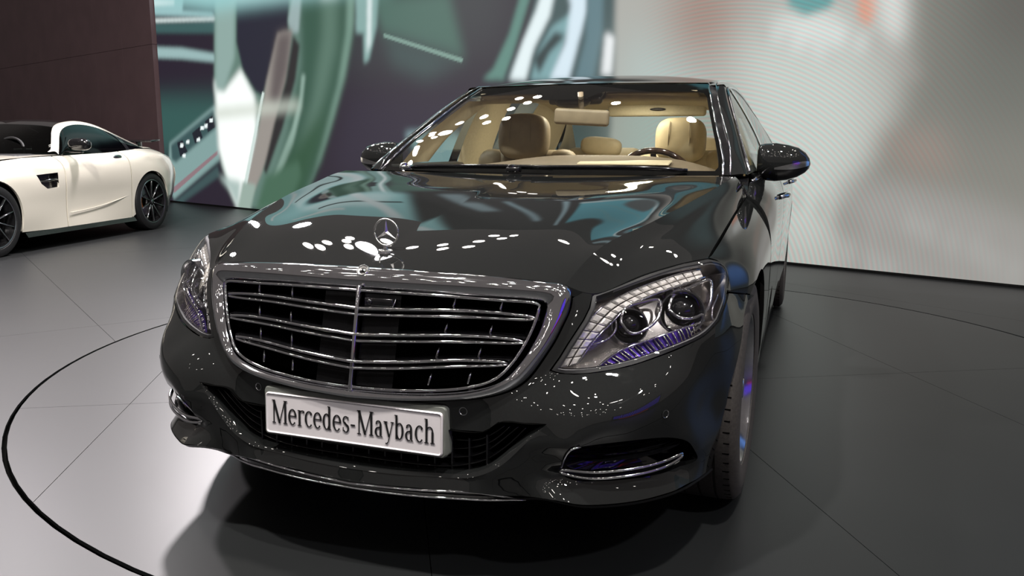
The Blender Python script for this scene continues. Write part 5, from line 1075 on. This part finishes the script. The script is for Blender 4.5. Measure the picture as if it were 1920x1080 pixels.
rm=part('interior_mirror',box((.034,2.10,1.243),(.262,.035,.076),.016,4,Matrix.Rotation(math.radians(8),4,'Z')@Matrix.Rotation(math.radians(3),4,'Y')),M['tan'],SED,auto=50)
part('mirror_stalk',tube(np.array([(.02,2.12,1.36),(.03,2.11,1.27)]),.014,8),M['tan'],rm)
# dashboard
ds=[[(-.70,1.62,.985),(-.70,1.80,1.000),(-.70,1.98,.985),(-.70,2.05,.90),(-.70,2.02,.75)],[(-.40,1.52,.990),(-.40,1.78,1.012),(-.40,2.00,1.005),(-.40,2.08,.91),(-.40,2.05,.75)],[(-.10,1.48,.995),(-.10,1.76,1.030),(-.10,1.97,1.052),(-.10,2.04,.95),(-.10,2.02,.75)],[(.12,1.47,.995),(.12,1.76,1.034),(.12,1.97,1.060),(.12,2.04,.95),(.12,2.02,.75)],[(.40,1.52,.990),(.40,1.78,1.028),(.40,1.97,1.056),(.40,2.04,.95),(.40,2.02,.75)],[(.58,1.57,.988),(.58,1.80,1.012),(.58,1.96,1.030),(.58,2.02,.92),(.58,2.0,.75)],[(.72,1.62,.985),(.72,1.80,.995),(.72,1.95,.985),(.72,2.0,.90),(.72,1.98,.75)]]
DB=part('dashboard',surf(ds,50,24),M['dash'],SED)
part('dash_panel',box((.31,1.80,1.040),(.40,.10,.008),.004,2,Matrix.Rotation(math.radians(8),4,'X')),M['cream'],DB)
# steering wheel
SWc=Vector((.375,2.20,.915));SR=Matrix.Translation(SWc)@Matrix.Rotation(math.radians(-66),4,'X')
th=np.linspace(0,2*np.pi,61)[:-1]
SWr=part('steering_wheel',tf(tube(np.stack([.190*np.cos(th),.190*np.sin(th),0*th],1),.0155,10,True),SR),M['wood'],SED)
part('steering_hub',tf(ellipsoid((0,0,-.01),(.075,.065,.03),20,10,2.6),SR),M['tan'],SWr)
for a in (0,180,270):
    d=(math.cos(math.radians(a)),math.sin(math.radians(a)));part('steering_spoke',tf(tube([(d[0]*.06,d[1]*.06,0),(d[0]*.185,d[1]*.185,0)],.014,8,flat=.6),SR),M['brown'],SWr)
def seat(name,x,y,hw,hz,mt,mt2=None):
    b=part(name,cat(box((x,y-.28,.50),(.54,.56,.20),.07,4)),mt,SED,auto=60)
    bkr=Matrix.Rotation(math.radians(-14),4,'X')
    part('backrest',box((x,y+.02,.78),(.54,.16,.62),.065,4,bkr),mt,b,auto=60)
    for s in (-1,1): part('shoulder_bolster',ellipsoid((x+s*.20,y+.05,1.00),(.085,.07,.09),16,10,2.4),mt,b)
    h=part('headrest',ellipsoid((x,y-.01,hz),(hw,.075,.122),28,18,3.2,Matrix.Rotation(math.radians(-6),4,'X')),mt2 or mt,b)
    for s in (-.42,.42):
        c=[(x+hw*s*(1-.12*abs(t)),y-.01-.0755*(1-.35*abs(t)**3),hz+t*.112) for t in np.linspace(-.9,.9,12)];part('headrest_seam',tube(np.array(c),.0022,5),M['tan'],h)
    for s in (-.06,.06): part('headrest_post',tube([(x+s,y+.01,hz-.14),(x+s,y+.01,hz-.08)],.007,6),M['chrome'],h)
seat('passenger_seat',-.388,2.50,.140,1.155,M['tan']);seat('driver_seat',.386,2.90,.138,1.140,M['cream'])
for s in (1,-1):
    r=part('rear_seat',box((s*.38,4.02,.52),(.58,.56,.22),.07,4),M['cream'],SED,auto=60)
    part('backrest',box((s*.38,4.20,.80),(.58,.17,.60),.07,4,Matrix.Rotation(math.radians(-20),4,'X')),M['cream'],r,auto=60)
    part('headrest_pillow',ellipsoid((s*.36,4.10,1.10),(.150,.055,.068),24,14,3.0,Matrix.Rotation(math.radians(5),4,'Y')),M['cream'],r)
part('parcel_shelf',box((0,4.46,1.01),(1.36,.42,.03),.01),M['mblack'],SED)
part('rear_header',box((.06,3.93,1.345),(.66,.07,.085),.02,3),M['creamlit'],SED,auto=50)
part('reading_lamp',ellipsoid((.075,3.89,1.348),(.055,.012,.011),16,8),M['black'],bpy.data.objects['rear_header'])
part('rear_screen_blind_box',box((.06,3.98,1.39),(1.0,.10,.05),.02,3),M['creamlit'],SED,auto=50)
# B pillar trims, door cards and handles
for s in (1,-1):
    bt=np.array([[(s*.800,2.52,1.0),(s*.770,2.62,1.0),(s*.775,2.95,1.0)],[(s*.735,2.55,1.2),(s*.70,2.64,1.2),(s*.71,2.95,1.2)],[(s*.635,2.58,1.385),(s*.60,2.67,1.385),(s*.61,2.95,1.385)]]);part('b_pillar_trim',surf(bt,12,8),M['creamlit'],SED)
    ct=np.array([[(s*.790,3.42,1.0),(s*.765,3.85,1.0),(s*.76,4.2,1.02)],[(s*.715,3.42,1.2),(s*.68,3.85,1.2),(s*.66,4.14,1.2)],[(s*.61,3.42,1.37),(s*.59,3.92,1.365),(s*.57,4.02,1.36)]]);part('c_pillar_trim',surf(ct,12,8),M['creamlit'],SED)
    cs_=np.stack([np.array(rwe)*[s,1,1]+[-s*.01,-.01,-.01],(np.array(rwe)*[s,1,1]+np.array([(s*.57,4.02,1.36),(s*.62,4.10,1.25),(s*.69,4.18,1.10),(s*.76,4.2,1.02)]))/2+[s*.012,0,0],np.array([(s*.57,4.02,1.36),(s*.62,4.10,1.25),(s*.69,4.18,1.10),(s*.76,4.2,1.02)])],1);part('rear_pillar_trim',surf(cs_,12,8),M['creamlit'],SED)
    for y0,y1 in ((1.72,2.56),(2.70,3.78)):
        dc=[[(s*.835,y,z_) for y in np.linspace(y0,y1,6)] for z_ in (1.000,)]+[[(s*.79,y,1.022) for y in np.linspace(y0,y1,6)],[(s*.755,y,.97) for y in np.linspace(y0,y1,6)],[(s*.745,y,.80) for y in np.linspace(y0,y1,6)],[(s*.76,y,.45) for y in np.linspace(y0,y1,6)]]
        c=part('door_card',surf(dc,14,12),M['brown'],SED);part('card_pad',surf(np.array(dc[2:])*[.985,1,1]+[0,0,-.05],10,12),M['cream'],c)
part('floor_carpet',box((0,2.9,.26),(1.5,2.7,.04),.01),M['tan'],SED)
ll=bpy.data.lights.new('cabin_fill','AREA');ll.shape='RECTANGLE';ll.size=.5;ll.size_y=.12;ll.energy=7;ll.color=(1,.90,.70);lo=bpy.data.objects.new('cabin_fill',ll);COL.objects.link(lo);lo.location=(0,2.75,1.405)  # added fill light under the headliner, brightens the cream cabin
lr=bpy.data.lights.new('rear_cabin_fill','AREA');lr.size=.3;lr.energy=4;lr.color=(1,.90,.70);lo2=bpy.data.objects.new('rear_cabin_fill',lr);COL.objects.link(lo2);lo2.location=(0,3.6,1.385)  # second added fill light, for the rear of the cabin
# ---------------- white sports coupe ----------------
th0=.2147
_mid=np.array([-6.63,5.42]);_R2=np.array([[math.cos(th0),-math.sin(th0)],[math.sin(th0),math.cos(th0)]]);_o=_mid-1.045*_R2@np.array([.97,2.295])
CP=thing('sports_coupe','white two-seat sports coupe with a black roof parked before the maroon wall','car',(float(_o[0]),float(_o[1]),0),th0,local=True);CP.scale=(1.045,1.045,1.045)
CS={.12:[(.45,.66),(.62,.63),(.70,.56),(.73,.46),(.72,.34),(.66,.2)],.4:[(.62,.74),(.76,.70),(.86,.62),(.90,.5),(.88,.35),(.84,.2)],
.98:[(.70,.86),(.84,.82),(.925,.74),(.965,.62),(.968,.45),(.958,.3),(.935,.18)],1.6:[(.76,.915),(.86,.88),(.92,.79),(.947,.66),(.94,.48),(.930,.3),(.92,.18)],
2.3:[(.795,.935),(.872,.90),(.925,.81),(.945,.69),(.928,.5),(.922,.32),(.93,.18)],3.0:[(.80,.955),(.882,.92),(.937,.84),(.957,.71),(.945,.52),(.935,.33),(.93,.18)],
3.61:[(.76,.995),(.872,.955),(.942,.86),(.972,.73),(.974,.55),(.962,.35),(.94,.2)],4.1:[(.67,.99),(.80,.95),(.885,.86),(.920,.73),(.920,.55),(.90,.38),(.86,.26)],4.45:[(.52,.95),(.66,.915),(.75,.845),(.785,.73),(.775,.55),(.75,.4),(.70,.3)]}
CF=Flat([(x,y,z) for y,L in CS.items() for x,z in L]);cy=sorted(CS);cbelt=lambda y: float(np.interp(y,cy,[CS[q][0][1] for q in cy]));csill=lambda y: float(np.interp(y,cy,[CS[q][-1][1] for q in cy]))
def cpanel(name,y0,y1,ac=None,R=.372,holes=()):
    P=[(y,cbelt(y)-.003) for y in np.linspace(y0,y1,10)]+[(y1,z) for z in np.linspace(cbelt(y1),csill(y1),10)[1:-1]]+[(y1,csill(y1))]
    if ac:
        a0=math.asin((csill(ac[0])+.02-ac[1])/R);P+=[(ac[0]+R*math.cos(a),ac[1]+R*math.sin(a)) for a in np.linspace(a0,math.pi-a0,36)]
    else: P+=[(y,csill(y)) for y in np.linspace(y1,y0,8)[1:-1]]
    P+=[(y0,csill(y0))]+[(y0,z) for z in np.linspace(csill(y0),cbelt(y0),10)[1:-1]]
    P=dedupe(np.array(P)*[KY,1]);hs=[np.array(h)*[KY,1] for h in holes]
    return skinpanel(name,CF,inset(P,.002)[::-1],hs,M['white'],CP,.035,hb=.018,fl=.02)
vent=[(1.60,.745),(1.92,.760),(1.915,.610),(1.74,.600),(1.65,.655)]
FW=cpanel('front_wing',.13,2.03,(.98,.345),.375,[vent]);cpanel('door',2.036,3.18);cpanel('rear_wing',3.186,4.44,(3.61,.345),.378)
for s,f in zip((1,-1),FW):
    fl=(lambda v:v) if s>0 else flip
    a=CF.pos(np.array(vent)*[KY,1]);b=a+[-.05,0,0];part('side_vent',fl((np.r_[a,b],[(i,(i+1)%5,5+(i+1)%5,5+i) for i in range(5)]+[(5,6,7,8,9)])),M['cblack'],f,smooth=False)
    part('vent_fin',fl(tube(np.array([CF.pos([[1.65*KY,.678]])[0]+[-.004,0,0],CF.pos([[1.905*KY,.688]])[0]+[-.004,0,0]]),.009,6)),M['cblack'],f);part('vent_blade',fl(tube(np.array([CF.pos([[1.72*KY,.690]])[0]+[.004,0,0],CF.pos([[1.88*KY,.698]])[0]+[.004,0,0]]),.004,6)),M['alloy'],f)
yy_=np.linspace(1.38,3.22,20);both('side_skirt',gridf(np.stack([[(CF.pos([[y*KY,.19]])[0]+[.0,0,0]) for y in yy_],[(CF.pos([[y*KY,.19]])[0]+[.03,0,-.045]) for y in yy_],[(CF.pos([[y*KY,.19]])[0]+[-.2,0,-.06]) for y in yy_]],0)),M['cblack'],CP,auto=40)
both('skirt_crease',tube(crv([(.936,2.08,.335),(.934,2.5,.36),(.940,2.95,.42),(.945,3.15,.46)],16),.004,6),M['white'],CP)
wt=np.array([(.805,2.14,.940),(.735,2.26,1.05),(.64,2.43,1.18),(.58,2.66,1.250),(.555,2.92,1.266),(.57,3.18,1.235),(.62,3.46,1.145),(.70,3.80,1.012)])
rd_=np.array([(.715,2.14,.968),(.64,2.27,1.095),(.54,2.45,1.228),(.48,2.70,1.290),(.455,2.95,1.304),(.455,3.3,1.255),(.46,3.65,1.15),(.46,4.05,1.04)])
w_=crv(wt,30);r_=crv(rd_,30)
raila=np.stack([r_,(r_+w_)/2+[.012,0,.016],w_],1)
both('roof_rail',surf(raila,40,10),M['white'],CP)
bb=np.array([CF.pos([[y*KY,cbelt(y)-.004]])[0] for y in np.linspace(2.16,3.80,24)]);tw=np.stack([np.interp(bb[:,1],w_[:,1],w_[:,k]) for k in range(3)],1)
both('side_window',surf(np.stack([bb,(bb+tw)/2+[.022,0,0],tw],0),10,40),M['tinted'],CP)
both('window_pillar',surf(np.stack([bb,(bb+tw)/2+[.022,0,0],tw],0)[:,17:19]+[.006,0,0],10,3),M['cblack'],CP)
qa=np.array([(.455,3.3,1.255),(.46,3.65,1.15),(.46,4.0,1.03),(.45,4.42,.965)]);qb=np.array([(.59,3.3,1.20),(.70,3.78,1.018),(.66,4.1,1.0),(.50,4.44,.952)]);qc=np.array([(.79,3.3,.97),(.745,3.78,.998),(.67,4.1,.992),(.52,4.46,.948)])
both('rear_haunch',surf(np.stack([crv(qa,14),crv(qb,14)],0),10,24),M['white'],CP);both('haunch_shoulder',surf(np.stack([crv(qb[1:],12),crv(qc[1:],12)],0),6,20),M['white'],CP)
rc=np.array([(0,2.41,1.262),(0,2.7,1.315),(0,2.95,1.322),(0,3.3,1.27),(0,3.65,1.17),(0,4.0,1.05),(0,4.42,.985)]);re2=np.array([(.54,2.45,1.228),(.48,2.70,1.290),(.455,2.95,1.304),(.455,3.3,1.255),(.46,3.65,1.15),(.46,4.0,1.03),(.45,4.42,.965)])
part('black_roof',mirrored(surf(np.stack([rc,rc*.5+re2*.5+[0,0,.004],re2],0),10,40)),M['cblack'],CP)
wsb=[[(0,1.62,.935),(.35,1.70,.937),(.60,1.92,.948),(.715,2.14,.968)],[(0,2.02,1.118),(.33,2.07,1.115),(.54,2.19,1.105),(.64,2.27,1.095)],[(0,2.41,1.262),(.28,2.415,1.255),(.46,2.43,1.242),(.54,2.45,1.228)]]
part('windscreen',mirrored(surf(wsb,14,16)),M['tinted'],CP)
bn=[[(0,.08,.64),(.25,.09,.645),(.45,.12,.66)],[(0,.5,.77),(.33,.5,.775),(.645,.5,.76)],[(0,.98,.87),(.38,.98,.88),(.70,.98,.86)],[(0,1.64,.935),(.40,1.76,.938),(.79,2.18,.938)]]
part('bonnet',mirrored(surf(bn,24,14)),M['white'],CP)
fb=[[(0,.06,.62),(.25,.07,.63),(.45,.11,.655)],[(0,-.02,.5),(.35,.0,.5),(.72,.12,.5)],[(0,-.02,.3),(.35,.0,.3),(.72,.12,.3)],[(0,.05,.16),(.33,.07,.16),(.66,.14,.18)]]
part('front_apron',mirrored(surf(fb,14,12)),M['white'],CP)
ra_=[[(0,4.46,.975),(.25,4.45,.97),(.52,4.44,.95)],[(0,4.55,.80),(.35,4.53,.8),(.77,4.44,.8)],[(0,4.54,.5),(.35,4.52,.5),(.775,4.44,.5)],[(0,4.45,.25),(.33,4.43,.25),(.70,4.42,.3)]]
part('rear_apron',mirrored(surf(ra_,14,12)),M['white'],CP)
part('rear_spoiler',cat(box((0,4.32,1.09),(1.25,.22,.018),.007,2,Matrix.Rotation(math.radians(6),4,'X')),*[box((s*.40,4.30,1.035),(.03,.10,.11),.008) for s in (1,-1)]),M['cblack'],CP)
both('headlamp',ellipsoid((.66,.27,.60),(.12,.20,.075),20,10,2.4,Matrix.Rotation(math.radians(-28),4,'Z')),M['black'],CP);part('radiator_grille',ellipsoid((0,.02,.42),(.46,.05,.13),24,10,3),M['black'],CP)
cm=both('door_mirror',ellipsoid((.965,2.27,1.045),(.125,.065,.066),20,12,2.6),M['black'],CP);both('mirror_base',box((.89,2.29,.965),(.18,.05,.018),.007),M['cblack'],CP)
both('door_handle',ellipsoid((.905,3.02,.900),(.016,.085,.026),16,10,2.4),M['alloy'],CP)
part('cabin_tub',box((0,2.35,.80),(1.36,1.3,.30),.06),M['mblack'],CP);part('underbody',box((0,2.3,.26),(1.6,3.6,.24),.04),M['void'],CP)
for s in (1,-1):
    part('bucket_seat',ellipsoid((s*.36,2.65,.93),(.22,.10,.26),18,12,3),M['mblack'],CP)
part('dashboard',ellipsoid((0,1.75,.88),(.66,.16,.07),24,10,2.6),M['mblack'],CP)
part('steering_wheel',tube(np.stack([.36+.17*np.cos(th),1.98+.06*np.sin(th),.95+.16*np.sin(th)],1),.015,8,True),M['mblack'],CP)
def cwheel(name,y,s,R,cal):
    root=part(name,lathe([(-.13,R-.10),(-.14,R-.05),(-.125,R-.008),(-.10,R),(.10,R),(.125,R-.008),(.14,R-.045),(.135,R-.075),(.128,R-.082)],72),M['mblack'],CP,auto=35)
    part('rim_barrel',lathe([(.128,R-.080),(.134,R-.085),(.128,R-.095),(.05,R-.105),(-.05,R-.11),(-.13,R-.10)],60),M['darkalloy'],root,auto=40)
    part('rim_lip',lathe([(.130,R-.080),(.137,R-.086),(.132,R-.094)],60),M['alloy'],root)
    part('brake_disc',lathe([(.0,.06),(.01,.065),(.01,.175),(-.01,.178),(-.02,.06)],48),M['alloy'],root,auto=40)
    if cal: part('brake_caliper',lathe([(.02,.11),(.055,.115),(.055,.19),(.02,.195)],12,'x',(0,0,0),-.5+math.pi*1.05,.5+math.pi*1.05),M['caliper'],root,auto=40)
    for k in range(10):
        a=2*math.pi*k/10;m=np.array(Matrix.Rotation(a,3,'X'));L=R-.10
        v,f=box((0,0,0),(.02,.016,L-.035),.004,1);v[:,2]+= (L+.045)/2;v[:,0]+= .10+.02*(v[:,2]/L);part('rim_spoke',(v@m.T,f),M['darkalloy'],root)
        v,f=box((0,0,0),(.004,.008,L-.05),.001,1);v[:,2]+=(L+.05)/2;v[:,0]+=.112+.02*(v[:,2]/L);part('spoke_face',(v@m.T,f),M['alloy'],root)
    part('rim_hub',lathe([(.09,.05),(.115,.045),(.12,.025),(.121,.0005)],24),M['darkalloy'],root,auto=40);part('hub_cap',lathe([(.119,.024),(.124,.018),(.125,.0005)],20),M['chrome'],root)
    root.location=(s*.825,y,R);root.rotation_euler=(0,0,0 if s>0 else math.pi)
for s in (1,-1):
    cwheel('front_wheel',.98,s,.340,True);cwheel('rear_wheel',3.61,s,.350,True)
    for y in (.98,3.61):
        a=np.linspace(-.4,math.pi+.4,26);part('wheel_arch_liner',gridf(np.array([[(s*.93,y+.385*math.cos(t),.345+.385*math.sin(t)) for t in a],[(s*.5,y+.385*math.cos(t),.345+.385*math.sin(t)) for t in a]])),M['void'],CP)
bpy.context.view_layer.update()
